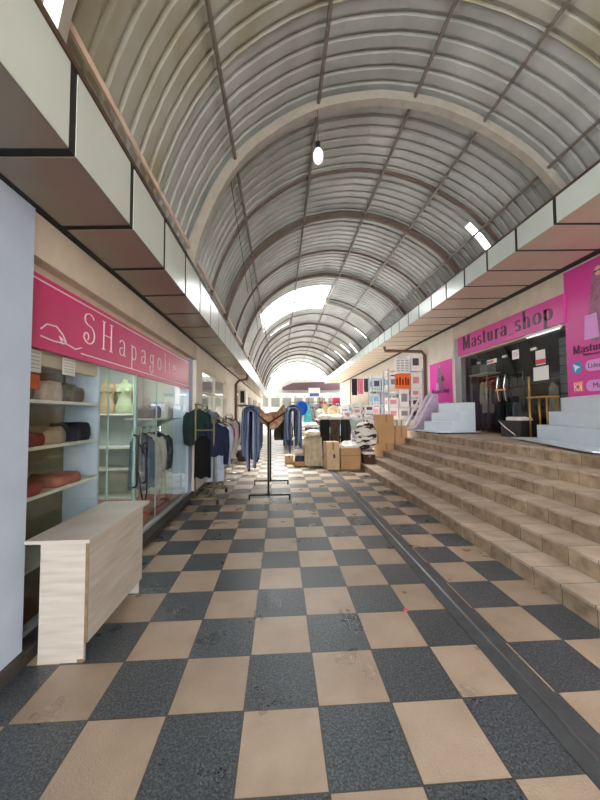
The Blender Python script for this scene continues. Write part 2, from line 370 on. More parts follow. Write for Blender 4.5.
# ================================================================== THE SETTING
XL, XR = -1.65, 5.6
fl = MB(); fl.box(-1.8, 2.35, -7, 34, -0.1, 0); struct(fl.build('floor', M['floor']))
MB().box(-1.82, -1.6, -7, 30, 0, 0.09).build('baseboard_left', M['kerb'], bevel=0.008)['kind'] = 'structure'

# drain strip in the floor
dr = sempty('trim_1')
MB().box(1.33, 1.535, -7, 30, 0.0, 0.006).build('drain_bed', M['rubber'], dr)
MB().tube([(1.43, -7, 0.006), (1.43, 30, 0.006)], 0.011, 8).build('drain_rail', M['steel'], dr)

# steps
TX = [2.3, 2.64, 2.97, 3.30, 3.64, 3.97]; TZ = [0.17, 0.345, 0.52, 0.695, 0.87, 1.045]
stp = sempty('floor_steps', 'six broad sand-tiled steps rising to the raised shop terrace', 'steps')
YE = 9.35
for k in range(5):
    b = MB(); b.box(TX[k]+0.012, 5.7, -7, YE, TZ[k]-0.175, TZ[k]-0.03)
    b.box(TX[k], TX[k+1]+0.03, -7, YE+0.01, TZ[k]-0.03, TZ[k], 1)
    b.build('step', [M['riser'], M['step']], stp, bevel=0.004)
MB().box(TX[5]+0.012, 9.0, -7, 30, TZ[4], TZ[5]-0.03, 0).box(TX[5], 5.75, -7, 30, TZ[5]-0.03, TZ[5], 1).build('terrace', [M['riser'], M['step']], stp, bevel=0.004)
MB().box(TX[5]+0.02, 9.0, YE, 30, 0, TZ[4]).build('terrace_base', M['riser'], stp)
MB().box(5.7, 9.0, -7, 30, TZ[5]-0.03, TZ[5]+0.004).build('shop_floor', M['shop_floor'], stp)

# canopies
def canopy(name, xf, xw, zb, zt, zbw, joints, y0, y1, sgn, label):
    c = sempty(name, label, 'canopy')
    MB().prism([(xf-sgn*0.006, zb+0.006), (xf-sgn*0.006, zt-0.01), (xw, zt-0.01), (xw, zbw+0.006)], y0, y1, 'y').build('core', M['black'], c)
    e = [y0]+joints+[y1]
    f, u = MB(), MB()
    for a, b in zip(e[:-1], e[1:]):
        g = 0.031
        f.box(min(xf, xf-sgn*0.005), max(xf, xf-sgn*0.005), a+g, b-g, zb, zt)
        xi = -1.575 if sgn > 0 else 5.555
        u.add([(xf, a+g, zb), (xi, a+g, zbw), (xi, b-g, zbw), (xf, b-g, zb), (xf, a+g, zb+.005), (xi, a+g, zbw+.005), (xi, b-g, zbw+.005), (xf, b-g, zb+.005)],
              [(0,1,2,3),(4,7,6,5),(0,4,5,1),(1,5,6,2),(2,6,7,3),(3,7,4,0)])
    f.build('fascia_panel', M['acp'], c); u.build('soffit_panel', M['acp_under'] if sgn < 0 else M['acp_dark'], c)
    MB().box(min(xf+sgn*0.012, xf-sgn*0.06), max(xf+sgn*0.012, xf-sgn*0.06), y0, y1, zt, zt+0.035).build('top_flashing', M['brown_gutter'], c)
    return c
jl = [1.74+0.69*k for k in range(-11, 40)]
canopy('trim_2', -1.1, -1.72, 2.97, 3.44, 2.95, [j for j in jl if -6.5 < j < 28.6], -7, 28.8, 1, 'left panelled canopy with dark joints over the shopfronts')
jr = [4.35+0.77*k for k in range(-14, 34)]
canopy('trim_3', 3.97, 5.75, 4.3, 4.68, 4.36, [j for j in jr if -6.5 < j < 28.6], -7, 28.8, -1, 'right panelled canopy with dark joints over the terrace')

# ---- roof
PR = [(-1.32, 3.5), (-1.24, 3.95), (-1.0, 4.6), (-0.65, 5.2), (-0.15, 5.67), (0.5, 6.06), (1.3, 6.26), (1.8, 6.27), (2.4, 6.18), (3.05, 5.93), (3.75, 5.5), (4.25, 4.98), (4.45, 4.55)]
def catmull(P, n):
    out = []
    Q = [tuple(2*a-b for a, b in zip(P[0], P[1]))]+P+[tuple(2*a-b for a, b in zip(P[-1], P[-2]))]
    for i in range(1, len(Q)-2):
        for k in range(n):
            t = k/n; p0, p1, p2, p3 = Q[i-1:i+3]
            out.append(tuple(0.5*(2*b+(c-a)*t+(2*a-5*b+4*c-d)*t*t+(3*b-a-3*c+d)*t**3) for a, b, c, d in zip(p0, p1, p2, p3)))
    out.append(P[-1]); return out
FINE = catmull(PR, 8)
L = [0]
for a, b in zip(FINE[:-1], FINE[1:]): L.append(L[-1]+math.hypot(b[0]-a[0], b[1]-a[1]))
def roof_at(s):
    d = s*L[-1]
    for i in range(len(L)-1):
        if L[i+1] >= d:
            t = (d-L[i])/(L[i+1]-L[i]); a, b = FINE[i], FINE[i+1]
            p = (a[0]+(b[0]-a[0])*t, a[1]+(b[1]-a[1])*t); tx, tz = b[0]-a[0], b[1]-a[1]; q = math.hypot(tx, tz)
            return p, (tz/q, -tx/q)     # inward normal
    return FINE[-1], (0, -1)
def roof_s(x):
    return min((abs(roof_at(i/400)[0][0]-x), i/400) for i in range(401))[1]
RIBS = [-6.9, -.4, 1.78, 4.5, 7.35, 10.6, 13.35, 16.5, 19.4, 22.3, 25.2, 28.6]
roof = sempty('ceiling', 'barrel-vaulted roof of corrugated sheet on steel ribs', 'roof')
NS = 22
def sheet(y0, y1, m, off, skip=lambda s, y: False):
    b = MB(); P = 0.2; ys = []; y = y0
    prof = [(0.0, 0.0), (0.125, 0.0), (0.137, 0.04), (0.188, 0.04), (0.2, 0.0)]
    k = 0
    while y0+k*P < y1-1e-6:
        for a, h in prof[:-1]: ys.append((y0+k*P+a, h))
        k += 1
    ys.append((y0+k*P, 0.0))
    for j in range(len(ys)):
        for i in range(NS+1):
            (x, z), (nx, nz) = roof_at(i/NS); h = ys[j][1]+off
            b.v.append((x-nx*h, ys[j][0], z-nz*h))
    for j in range(len(ys)-1):
        for i in range(NS):
            if skip((i+0.5)/NS, ys[j][0]+0.02): continue
            b.f.append([j*(NS+1)+i, j*(NS+1)+i+1, (j+1)*(NS+1)+i+1, (j+1)*(NS+1)+i]); b.m.append(0)
    b.build('roofing_sheet', m, roof)
s_sky0, s_sky1 = roof_s(-0.62), roof_s(1.85)
def sk_main(s, y): return s_sky0 < s < s_sky1 and 11.75 < y < 14.3
def slit(s, y):
    x = roof_at(s)[0][0]
    return any(x0 < x < x1 and ya < y < yb for x0, x1, ya, yb in [(3.85, 4.4, 6.3, 6.36), (3.5, 4.1, 15.1, 15.3), (3.9, 4.3, 17.7, 17.9), (3.6, 4.2, 18.9, 19.1), (3.6, 4.3, 20.9, 21.1), (3.3, 3.9, 23.3, 23.5), (-0.5, 0.3, 15.9, 16.05)])
BAY = [(-7.02, 1.78, 0.05), (1.78, 3.2, 0.03), (3.2, 4.5, 0.055), (4.5, 5.9, 0.03), (5.9, 7.35, 0.05), (7.35, 9.0, 0.03), (9.0, 10.6, 0.05), (10.6, 13.4, 0.03), (13.4, 16.5, 0.05), (16.5, 19.4, 0.03), (19.4, 22.3, 0.05), (22.3, 25.2, 0.03), (25.2, 28.8, 0.05)]
for i, (a, b_, of) in enumerate(BAY):
    sheet(a, b_+0.05, M['galv_old'] if i in (0, 1) else M['galv'], of, lambda s, y: sk_main(s, y) or slit(s, y) or (y < 1.75 and s < 0.16))
# translucent skylight panel
M['skylight'] = bpy.data.materials.new('clear_roof_sheet'); M['skylight'].use_nodes = True
_n = M['skylight'].node_tree.nodes; _l = M['skylight'].node_tree.links; _n.clear()
_o = _n.new('ShaderNodeOutputMaterial'); _t = _n.new('ShaderNodeBsdfTransparent'); _t.inputs['Color'].default_value = (0.95, 0.97, 0.98, 1)
_d = _n.new('ShaderNodeBsdfTranslucent'); _d.inputs['Color'].default_value = (0.95, 0.96, 0.97, 1)
_x = _n.new('ShaderNodeMixShader'); _x.inputs[0].default_value = 0.3; _l.new(_t.outputs[0], _x.inputs[1]); _l.new(_d.outputs[0], _x.inputs[2]); _l.new(_x.outputs[0], _o.inputs['Surface'])
b = MB()
b.grid(lambda u, v: (lambda p: (p[0][0]-p[1][0]*0.075, 11.7+2.7*v, p[0][1]-p[1][1]*0.075))(roof_at(s_sky0-0.02+(s_sky1-s_sky0+0.04)*u)), 10, 2)
b.build('skylight_panel', M['skylight'], roof)

def rib_mesh(y, w, h, s0=0.0, s1=1.0, n=44):
    b = MB(); vs = []; fs = []
    for i in range(n+1):
        (x, z), (nx, nz) = roof_at(s0+(s1-s0)*i/n)
        for dy, d in ((-w/2, 0.0), (w/2, 0.0), (w/2, h), (-w/2, h)): vs.append((x+nx*d, y+dy, z+nz*d))
    for i in range(n):
        for k in range(4): fs.append((i*4+k, i*4+(k+1) % 4, (i+1)*4+(k+1) % 4, (i+1)*4+k))
    fs += [(0, 1, 2, 3), tuple(n*4+k for k in (3, 2, 1, 0))]
    return b.add(vs, fs)
for i, y in enumerate(RIBS):
    rib_mesh(y, 0.12 if i == 3 else 0.07, 0.13 if i == 3 else 0.1).build('rib', M['rib'] if i in (2, 3, 6, 8) else M['rib_dark'], roof)
for y in (5.95, 9.05, 12.9, 14.9, 17.9, 20.9, 23.7, 26.9):
    rib_mesh(y, 0.035, 0.05).build('rib', M['rib_dark'], roof)
for x, z, r, mm in [(-1.262, 3.85, 0.024, 'purlin_wood'), (-0.66, 5.15, 0.026, 'purlin'), (0.54, 6.02, 0.026, 'purlin'), (1.98, 6.2, 0.026, 'purlin'), (3.05, 5.88, 0.026, 'purlin'), (4.02, 5.18, 0.026, 'purlin')]:
    (px, pz), (nx, nz) = roof_at(roof_s(x)); o_ = 0.03 if x < -1 else 0.05
    MB().tube([(px+nx*o_, 1.78 if x < -1 else -7, pz+nz*o_), (px+nx*o_, 28.7, pz+nz*o_)], r, 6).build('purlin', M[mm], roof)
for ys in (4.6, 7.5):
    MB().tube([(-0.72, ys, 5.05), (-0.62, ys+1.7, 3.95)], 0.006, 5).build('hanging_cable', M['black_metal'], roof)

# ---- left building
wl_ = sempty('wall_left')
MB().box(-2.1, -1.63, -7, 2.22, 0.09, 2.97).build('pier', M['plaster_blue'], wl_)
MB().box(-2.0, XL, 2.22, 6.5, 2.66, 2.97).build('lintel', M['plaster'], wl_)
MB().box(-2.0, -1.75, 2.22, 6.5, 2.56, 2.66).build('lintel_soffit', M['plaster'], wl_)
MB().box(-2.0, -1.72, 6.24, 6.5, 0.09, 2.66).build('pier', M['plaster_blue'], wl_)
MB().box(-2.1, XL, 6.5, 7.0, 0.09, 2.97).build('pier', M['plaster_white'], wl_)
for (a, b_, zb, zt) in [(7.0, 30, 0.09, 0.75), (7.0, 30, 2.58, 2.97)]:
    MB().box(-2.1, XL, a, b_, zb, zt).build('panel', M['plaster_white'], wl_)
for (a, b_) in [(10.1, 11.9), (15.2, 16.8), (19, 20), (23, 24.5), (28, 30)]:
    MB().box(-2.1, XL, a, b_, 0.75, 2.58).build('pier', M['plaster_white'], wl_)
MB().box(-2.4, -2.3, 7.0, 30, 0.0, 2.97).build('inner_wall', M['shop_dark'], wl_)
def window(n, y0, y1, z0, z1, bars):
    w = sempty('window_%d' % n)
    f = MB(); x0, x1 = -1.74, -1.68
    for a, b_, c, d in [(y0, y1, z0, z0+.07), (y0, y1, z1-.07, z1), (y0, y0+.07, z0, z1), (y1-.07, y1, z0, z1)]+[(y-.03, y+.03, z0, z1) for y in bars]+[(y0, y1, z1-0.55, z1-0.5)]:
        f.box(x0, x1, a, b_, c, d)
    f.build('window_frame', M['plaster_white'], w); MB().box(-1.715, -1.705, y0+.05, y1-.05, z0+.05, z1-.05).build('window_pane', M['glass_dark'], w)
window(2, 7.0, 10.1, 0.75, 2.58, [8.5]); window(3, 11.9, 15.2, 0.75, 2.58, [13.5]); window(4, 16.8, 19, 0.75, 2.58, [17.9]); window(5, 20, 23, 0.75, 2.58, [21.5]); window(6, 24.5, 28, 0.75, 2.58, [26])

# left shop interior
ins = sempty('wall_shop')
MB().box(-3.7, -3.6, 2.0, 7.0, 0, 2.7).build('rear_wall', M['shop_wall'], ins)
MB().box(-3.6, -1.8, 6.3, 6.4, 0, 2.7).build('end_wall', M['shop_wall'], ins)
MB().box(-3.6, -1.8, 2.0, 2.1, 0, 2.7).build('end_wall', M['olive'], ins)
MB().box(-3.6, -1.8, 2.0, 6.4, 2.62, 2.7).build('shop_ceiling', M['shop_wall'], ins)
MB().box(-3.6, -1.76, 2.0, 6.4, 0.0, 0.1).build('shop_floor', M['shop_floor'], ins)
# shopfront glass
w1 = sempty('window_1', 'frameless shop window pane left of the glass door under the raspberry sign', 'window')
MB().box(-1.755, -1.745, 2.22, 3.42, 0.1, 2.08).build('window_pane', M['glass'], w1)
MB().box(-1.757, -1.743, 3.42, 3.43, 0.1, 2.08).build('glass_edge', M['glass_edge'], w1)
MB().box(-1.755, -1.745, 4.72, 6.24, 0.1, 2.08).build('window_pane', M['glass'], w1)
MB().box(-1.757, -1.743, 4.71, 4.72, 0.1, 2.08).build('glass_edge', M['glass_edge'], w1)
MB().box(-1.78, -1.72, 2.22, 6.24, 0.09, 0.125).build('sill_track', M['trim_grey'], w1)
d1 = sempty('door_1', 'glass shop door with dark pull handles and a chained lock', 'door')
MB().box(-1.757, -1.745, 3.44, 4.06, 0.11, 2.07).build('door_leaf', M['glass'], d1)
MB().box(-1.757, -1.745, 4.07, 4.70, 0.11, 2.07).build('door_leaf', M['glass'], d1)
MB().box(-1.765, -1.737, 4.03, 4.085, 0.11, 2.07).build('door_edge', M['glass_edge'], d1)
for y in (3.98, 4.25):
    h = MB(); h.tube([(-1.735, y, 1.34), (-1.70, y, 1.33), (-1.69, y, 1.3), (-1.69, y, 0.76), (-1.70, y, 0.73), (-1.735, y, 0.72)], 0.013, 8)
    h.build('door_handle', M['black_metal'], d1, smooth=True)
ck = MB(); ck.tube([(-1.68, 4.0, 1.22), (-1.66, 4.1, 1.17), (-1.66, 4.2, 1.22), (-1.68, 4.25, 1.25)], 0.012, 6)
ck.tube(arc3 if False else [(-1.66, 4.12+0.07*math.cos(t/10*2*PI), 1.17+0.07*math.sin(t/10*2*PI)) for t in range(11)], 0.012, 6)
ck.tube([(-1.68, 4.0, 0.9), (-1.66, 4.05, 0.6), (-1.66, 4.12, 0.47), (-1.66, 4.2, 0.62), (-1.68, 4.25, 0.9)], 0.009, 6)
ck.build('lock_chain', M['black_metal'], d1, smooth=True)

# ---- right building
wr = sempty('wall_right')
MB().box(XR, XR+.2, -7, 5.98, TZ[5], 4.36).build('near_wall', M['plaster'], wr)
MB().box(XR, XR+.2, 5.98, 9.8, 3.3, 4.36).build('lintel', M['plaster'], wr)
MB().box(XR, XR+.2, 10.15, 30, TZ[5], 4.36).build('far_wall', M['plaster_white'], wr)
MB().box(XR+.06, XR+.2, 9.8, 10.15, TZ[5], 3.95).build('grey_jamb', M['trim_grey'], wr)
MB().box(XR+0.02, XR+.2, 9.8, 10.15, 3.95, 4.36).build('lintel', M['plaster'], wr)
MB().box(8.8, 8.9, 4.0, 11.6, TZ[5], 4.3).build('shop_back_wall', M['shop_dark'], wr)
MB().box(5.8, 8.8, 4.0, 4.1, TZ[5], 4.3).build('shop_side_wall', M['shop_dark'], wr)
MB().box(5.8, 8.8, 11.5, 11.6, TZ[5], 4.3).build('shop_side_wall', M['shop_dark'], wr)
MB().box(5.8, 8.8, 4.0, 11.6, 4.2, 4.3).build('shop_ceiling', M['shop_dark'], wr)
w7 = sempty('window_7', 'dark glazed shopfront of the magenta shop between the two white step stands', 'window')
for a, b_ in [(6.0, 6.84), (8.9, 9.78)]:
    MB().box(XR+.045, XR+.055, a, b_, TZ[5], 3.36).build('window_pane', M['glass_dark'], w7)
for a, b_ in [(6.84, 8.88)]:
    MB().box(XR+.045, XR+.055, a, b_, 3.02, 3.36).build('transom_pane', M['glass_dark'], w7)
d2 = sempty('door_2', 'pair of dark glass doors of the magenta shop', 'door')
for a, b_ in [(6.85, 7.84), (7.87, 8.87)]:
    MB().box(XR+.045, XR+.055, a, b_, TZ[5]+.02, 3.0).build('door_leaf', M['glass_dark'], d2)
for y in (7.72, 7.98):
    MB().tube([(XR+.04, y, 2.55), (XR-.03, y-.02, 2.5), (XR-.04, y+.04, 2.25), (XR-.03, y-.02, 1.9), (XR+.04, y, 1.85)], 0.014, 8).build('door_handle', M['chrome'], d2, smooth=True)
MB().box(XR-.07, XR-.04, 7.68, 8.04, 2.14, 2.18).build('lock_bar', mat('orange_lock', srgb(214, 132, 60), 0.5), d2)
for y, z in ((6.86, 1.07), (8.86, 1.07), (6.86, 3.0), (8.86, 3.0), (7.8, 3.0), (7.9, 1.07)):
    MB().box(XR+.03, XR+.07, y-.08, y+.08, z-.03, z+.03).build('patch_fitting', M['chrome'], d2)

# ---- far end of the arcade
we = sempty('wall_end')
MB().box(-4, 9, 32.6, 33, 0, 3.5).build('facade', M['far_wall'], we)
for k in range(9):
    x = -3.2+k*1.15
    MB().box(x, x+0.85, 32.55, 32.62, 2.3, 3.2).build('far_pane', M['far_window'], we)
MB().box(-4, 9, 30.6, 30.8, 3.5, 5.1).build('cross_fascia', M['far_wall'], we)
MB().prism([(0.2, 4.1), (1.2, 4.5), (8, 4.75), (8, 3.85), (0.2, 3.85)], 30.4, 30.6, 'y').build('awning', M['maroon'], we)
MB().box(-4, 9, 30.1, 30.6, 3.42, 3.52).build('cross_soffit', M['acp'], we)
b = MB()
for k in range(12): b.box(-3+k*0.9, -2.92+k*0.9, 30.7, 32.6, 3.3, 3.4)
b.build('rafter', M['rib_dark'], we)

# ================================================================== THINGS
# ---- raspberry sign (left)
sg = thing('shop_sign', 'raspberry pink fascia sign with thin white lettering over the left shop window', 'sign', (-1.75, 4.32, 2.32))
MB().box(-.03, 0.03, -2.08, 1.93, -.26, .27).build('sign_board', M['pink_sign'], sg)
bd = MB()
bd.box(.03, .034, -2.05, 1.9, .225, .235).box(.03, .034, -1.42, 1.9, -.215, -.205).box(.03, .034, 1.88, 1.89, -.21, .23)
bd.build('border_line', M['white_ink'], sg)
lettering(sg, 'SHapagolie', (.03, -1.40, -.10), (0, 1, 0), (0, 0, 1), (1, 0, 0), 0.27, 0.014, 0.008, M['white_ink'], 0.39)
dv = MB()
for pts in ([(-1.9, -.12), (-1.84, -.07), (-1.74, -.06), (-1.66, -.11), (-1.62, -.16), (-1.7, -.13), (-1.66, -.18)], [(-1.9, -.17), (-1.78, -.18), (-1.62, -.17), (-1.5, -.19), (-1.42, -.16)]):
    dv.tube([(.035, a, c) for a, c in pts], 0.006, 5)
dv.build('swirl_ornament', M['white_ink'], sg)

# ---- whitewashed counter
ct = thing('display_counter', 'whitewashed wooden counter standing by the left shop window', 'counter', (-1.4, 2.64, 0))
MB().box(-.2, .195, -.47, .47, .768, .79).build('counter_top', M['washed_wood'], ct)
MB().box(-.14, .14, -.412, -.39, 0, .768).build('end_panel', M['washed_wood'], ct)
MB().box(-.14, .14, .39, .412, 0, .768).build('end_panel', M['washed_wood'], ct)
MB().box(.14, .162, -.412, .412, .12, .768).build('front_panel', M['washed_wood'], ct)
MB().box(.1405, .1625, -.414, -.4115, .12, .768).box(.1, .14, -.414, -.41, 0, .02).build('raw_edge', M['raw_edge'], ct)
MB().box(-.14, .14, -.39, .39, .4, .42).build('inner_shelf', M['washed_wood'], ct)

# ---- display case and goods inside the left shop
dc = thing('display_case', 'shallow pale display case with shelves just inside the left window pane', 'shelf', (-1.97, 2.8, 0.1))
for z in (0.35, 0.86, 1.22, 1.57): MB().box(-.15, .17, -.55, .54, z, z+.025).build('shelf', M['shelf'], dc)
MB().box(-.15, .17, .54, .57, 0, 2.1).build('side_panel', M['plaster_blue'], dc)
MB().box(-.17, -.15, -.55, .54, 0, 2.1).build('back_panel', M['olive'], dc)
MB().box(.1, .15, -.55, .54, 1.86, 2.1).build('header_board', M['plaster'], dc)
sh = thing('tall_shelving', 'tall pale shelving with two torsos at the rear of the left shop', 'shelf', (-3.0, 6.1, 0.1))
for z in (.0, .5, .88, 1.47): MB().box(-.42, .42, -.18, .18, z, z+.03).build('shelf', M['shelf'], sh)
for x in (-.44, .4): MB().box(x, x+.03, -.18, .18, 0, 2.2).build('side_panel', M['shelf'], sh)
MB().box(-.41, .4, .17, .19, 0, 2.2).build('back_panel', M['shop_wall'], sh)
def torso(loc, m, label):
    t = MB(); t.lathe([(.06, 0), (.14, .0), (.158, .03), (.165, .09), (.15, .16), (.122, .23), (.115, .27), (.13, .33), (.155, .40), (.165, .45), (.17, .49), (.15, .525), (.09, .545), (.055, .56), (.05, .62), (.03, .625)], n=20, sy=.6)
    for sx_ in (-1, 1):
        t.tube([(sx_*.13, 0, .5), (sx_*.185, 0, .485), (sx_*.2, 0, .43), (sx_*.198, 0, .40)], .04, 10, rs=[.045, .05, .045, .038])
        t.lathe([(.002, .36), (.045, .37), (.06, .40), (.045, .435), (.002, .45)], (sx_*.07, -.085), 12, sy=.8)
    return tag(t.build('mannequin_torso', m, loc=loc, smooth=True), label, 'mannequin', 'bare torsos on the shop shelf')
torso((-3.12, 6.05, 1.6), M['mannequin_tan'], 'tan bare mannequin torso, left of the two on the shop shelf')
torso((-2.8, 6.05, 1.6), M['mannequin_green'], 'pale green bare mannequin torso, right of the two on the shop shelf')
lp = thing('ceiling_light', 'bright flat light panel on the left shop ceiling', 'light', (-2.75, 5.2, 2.62))
MB().box(-.5, .5, -.3, .3, -.05, 0).build('light_housing', M['shelf'], lp)
MB().box(-.47, .47, -.27, .27, -.06, -.05).build('diffuser', mat('shop_light', (0.85, 1.0, 0.95), 0.4, emit=3.0), lp)

lq = bpy.data.lights.new('shop_lamp', 'AREA'); lq.energy = 4; lq.size = .9; lq.color = (.92, 1, .96)
lo_ = bpy.data.objects.new('shop_lamp', lq); C.objects.link(lo_); lo_.location = (-2.75, 5.2, 2.54); lo_.parent = None
lq2 = bpy.data.lights.new('shop_lamp', 'AREA'); lq2.energy = 2.5; lq2.size = .9; lq2.color = (1, .97, .9)
lo2 = bpy.data.objects.new('shop_lamp', lq2); C.objects.link(lo2); lo2.location = (-2.6, 3.2, 2.58)

def folded(loc, w, d, h, m, label, name='folded_garment', group=None, rz=0):
    sd = random.random()*9
    def fn(u, v):
        a = 2*PI*u; c, s_ = math.cos(a), math.sin(a)
        sq = 1/max(abs(c), abs(s_))**0.82
        prof = [(.0, 0), (.94, 0), (1, .25), (1, .7), (.92, .98), (.0, 1.03)]
        i = min(int(v*5), 4); t = v*5-i; r = prof[i][0]*(1-t)+prof[i+1][0]*t; z = prof[i][1]*(1-t)+prof[i+1][1]*t
        k = 1+.07*math.sin(5*a+sd)+.05*math.sin(11*a+sd*2)*z
        return (c*sq*r*w/2*k, s_*sq*r*d/2*k, h*(z+.16*math.sin(3*a+sd)*(z > .5)+.08*math.sin(7*a+r*6+sd)*(z > .4)))
    g = MB(); g.grid(fn, 28, 10)
    o = g.build(name, m, loc=loc, rotz=rz, smooth=True)
    return tag(o, label, 'clothes', group)
for i, (y, m, l) in enumerate([(2.52, cloth(120, 34, 44), 'dark red folded garment on the window shelf near the pier'), (2.8, cloth(150, 130, 110), 'beige folded garment in the middle of the window shelf'), (3.12, cloth(40, 40, 48), 'black folded garment at the right end of the window shelf')]):
    folded((-1.96, y, 1.345), .3, .3, .1+.02*i, m, l, group='folded clothes in the left window')
for i, (y, m, l) in enumerate([(2.45, cloth(120, 112, 60), 'olive folded bag on the top window shelf near the pier'), (2.75, cloth(190, 170, 160), 'blush folded top on the top window shelf'), (3.05, cloth(90, 84, 70), 'brown folded top on the right of the top window shelf')]):
    folded((-1.96, y, 1.695), .26, .26, .14, m, l, group='folded clothes in the left window')
for i, (y, m, l) in enumerate([(2.5, cloth(150, 60, 60), 'brick red folded textile on the low window shelf'), (2.95, cloth(160, 96, 84), 'rose folded textile on the right of the low window shelf')]):
    folded((-1.96, y, .985), .3, .36, .08, m, l, group='folded clothes in the left window')
for y, z, w, h, l in [(2.42, 1.97, .16, .16, 'white printed notice taped inside the left window beside the pier'), (2.82, 1.98, .16, .14, 'pale notice taped inside the left window, right of the other')]:
    p = thing('paper_notice', l, 'notice', (-1.765, y, z))
    MB().box(-.002, .002, -w/2, w/2, -h/2, h/2).build('sheet', M['white_card'], p)
    q = MB()
    for k in range(5): q.box(.002, .003, -w*.4, w*.4, h*.35-k*h*.17, h*.35-k*h*.17+.006)
    q.build('print_lines', M['trim_grey'], p)
MB_ = MB().box(-.003, .003, -.07, .07, -.05, .05); tag(MB_.build('red_sticker', mat('orange_red_sticker', srgb(206, 92, 52), 0.5), loc=(-1.766, 2.42, 1.82)), 'orange red sticker on the left window below the white notice', 'sticker')
# red stool frame and hanging clothes at the right pane
rk = thing('garment_rail', 'small red-footed clothes rail inside the right pane of the left shop', 'rail', (-2.1, 5.45, .1))
MB().tube([(0, -.4, 0), (0, -.4, 1.28), (0, .4, 1.28), (0, .4, 0)], .012, 6).build('rail_frame', M['chrome'], rk)
MB().tube([(-.15, -.4, .02), (.15, -.4, .02), (.15, .4, .02), (-.15, .4, .02), (-.15, -.4, .02)], .016, 6).build('rail_base', mat('red_tube', srgb(170, 50, 50), 0.5), rk)

def garment(name, label, cat, loc, w, h, d, m, rz=0, sleeve=0.0, seed=1, neck=.07, group=None, flare=.1, hanger=True, m2=None, trousers=False):
    """loc = point on the rail the hanger hooks over"""
    root = thing(name, label, cat, loc, rz, group)
    rr = random.Random(seed); ph = [rr.random()*6.28 for _ in range(4)]
    top = -.12
    if trousers:
        b = MB()
        for sx_ in (-1, 1):
            def leg(u, v, sx_=sx_):
                a = 2*PI*u; hw = w*.27*(1-.15*v); 
                return (sx_*w*.24*(1+.1*v)+hw*math.cos(a)*(1+.08*math.sin(4*a+ph[0])), d*.5*math.sin(a)*(1+.3*math.sin(3*a+ph[1]+v*2)), top-.03-v*h)
            b.grid(leg, 18, 8)
        b.build('trousers_body', m, root, smooth=True)
    else:
        def body(u, v):
            a = 2*PI*u
            t = max(0, v)
            sh = min(1, .22+v*9) if v < .09 else 1
            hw = w/2*sh*(1+flare*t); dz = top-(v*h) - (0 if v > .09 else 0)
            hd = d/2*min(1, .45+v*5)*(1+.3*t)
            f = 1+.28*t*math.sin(6*a+ph[0]+t*1.5)+.14*t*math.sin(11*a+ph[1])
            return (hw*math.cos(a)*(1+.03*math.sin(9*a+ph[2])*t), hd*math.sin(a)*f, dz+.02*math.sin(5*a+ph[3])*(v > .95))
        b = MB(); b.grid(body, 30, 16); b.build('body', m, root, smooth=True)
        if sleeve:
            for sx_ in (-1, 1):
                pts = [(sx_*w*.40, 0, top-.05), (sx_*w*.5, .005, top-.12), (sx_*w*(.56), .01, top-.12-sleeve*.45), (sx_*w*.55, .03, top-.1-sleeve*.8), (sx_*w*.53, .03, top-.1-sleeve)]
                MB().tube(pts, .05, 10, rs=[.05, .068, .058, .05, .042]).build('sleeve', m2 or m, root, smooth=True)
        c = MB(); c.lathe([(neck, top-.03), (neck*1.05, top+.005), (neck*.85, top+.012), (neck*.8, top-.02)], n=14, sy=.6); c.build('collar', m2 or m, root, smooth=True)
    if hanger:
        hg = MB(); hg.tube([(-w*.42, 0, top-.05), (-w*.1, 0, top+.02), (0, 0, top+.035), (w*.1, 0, top+.02), (w*.42, 0, top-.05)], .008, 6)
        hg.tube([(0, 0, top+.035), (0, 0, -.03), (.025, 0, -.005), (.018, 0, .016), (0, 0, .018), (-.02, 0, .006)], .004, 5)
        hg.build('hanger', M['black_metal'], root, smooth=True)
    return root
HG = 'clothes inside the left shop'
garment('coat', 'grey white coat hanging inside the right pane of the left shop', 'clothes', (-2.1, 5.4, 1.38), .36, .85, .12, cloth(190, 186, 184), .3, .5, 11, group=HG)
garment('coat', 'dark slate jacket hanging inside the right pane of the left shop', 'clothes', (-2.1, 5.68, 1.38), .38, .6, .14, cloth(62, 66, 76), .3, .5, 12, group=HG)
garment('coat', 'dusky blue dress hanging nearest the door inside the left shop', 'clothes', (-2.1, 5.12, 1.38), .34, .8, .12, cloth(96, 112, 132), .3, 0, 13, group=HG)
ws = thing('bracket_shelf', 'single shelf board inside the right pane of the left shop', 'shelf', (-2.05, 5.5, 1.5))
MB().box(-.2, .2, -.65, .65, 0, .025).build('shelf_board', M['shelf'], ws); 
for y in (-.5, .5): MB().prism([(-.2, 0), (.15, 0), (-.2, -.15)], y, y+.02, 'y').build('bracket', M['trim_grey'], ws)
folded((-2.05, 5.2, 1.525), .3, .4, .16, cloth(140, 128, 124), 'taupe folded knit on the shelf above the hanging coats')
folded((-2.05, 5.75, 1.525), .3, .4, .2, cloth(200, 204, 206), 'pale grey folded knit on the shelf above the hanging coats')

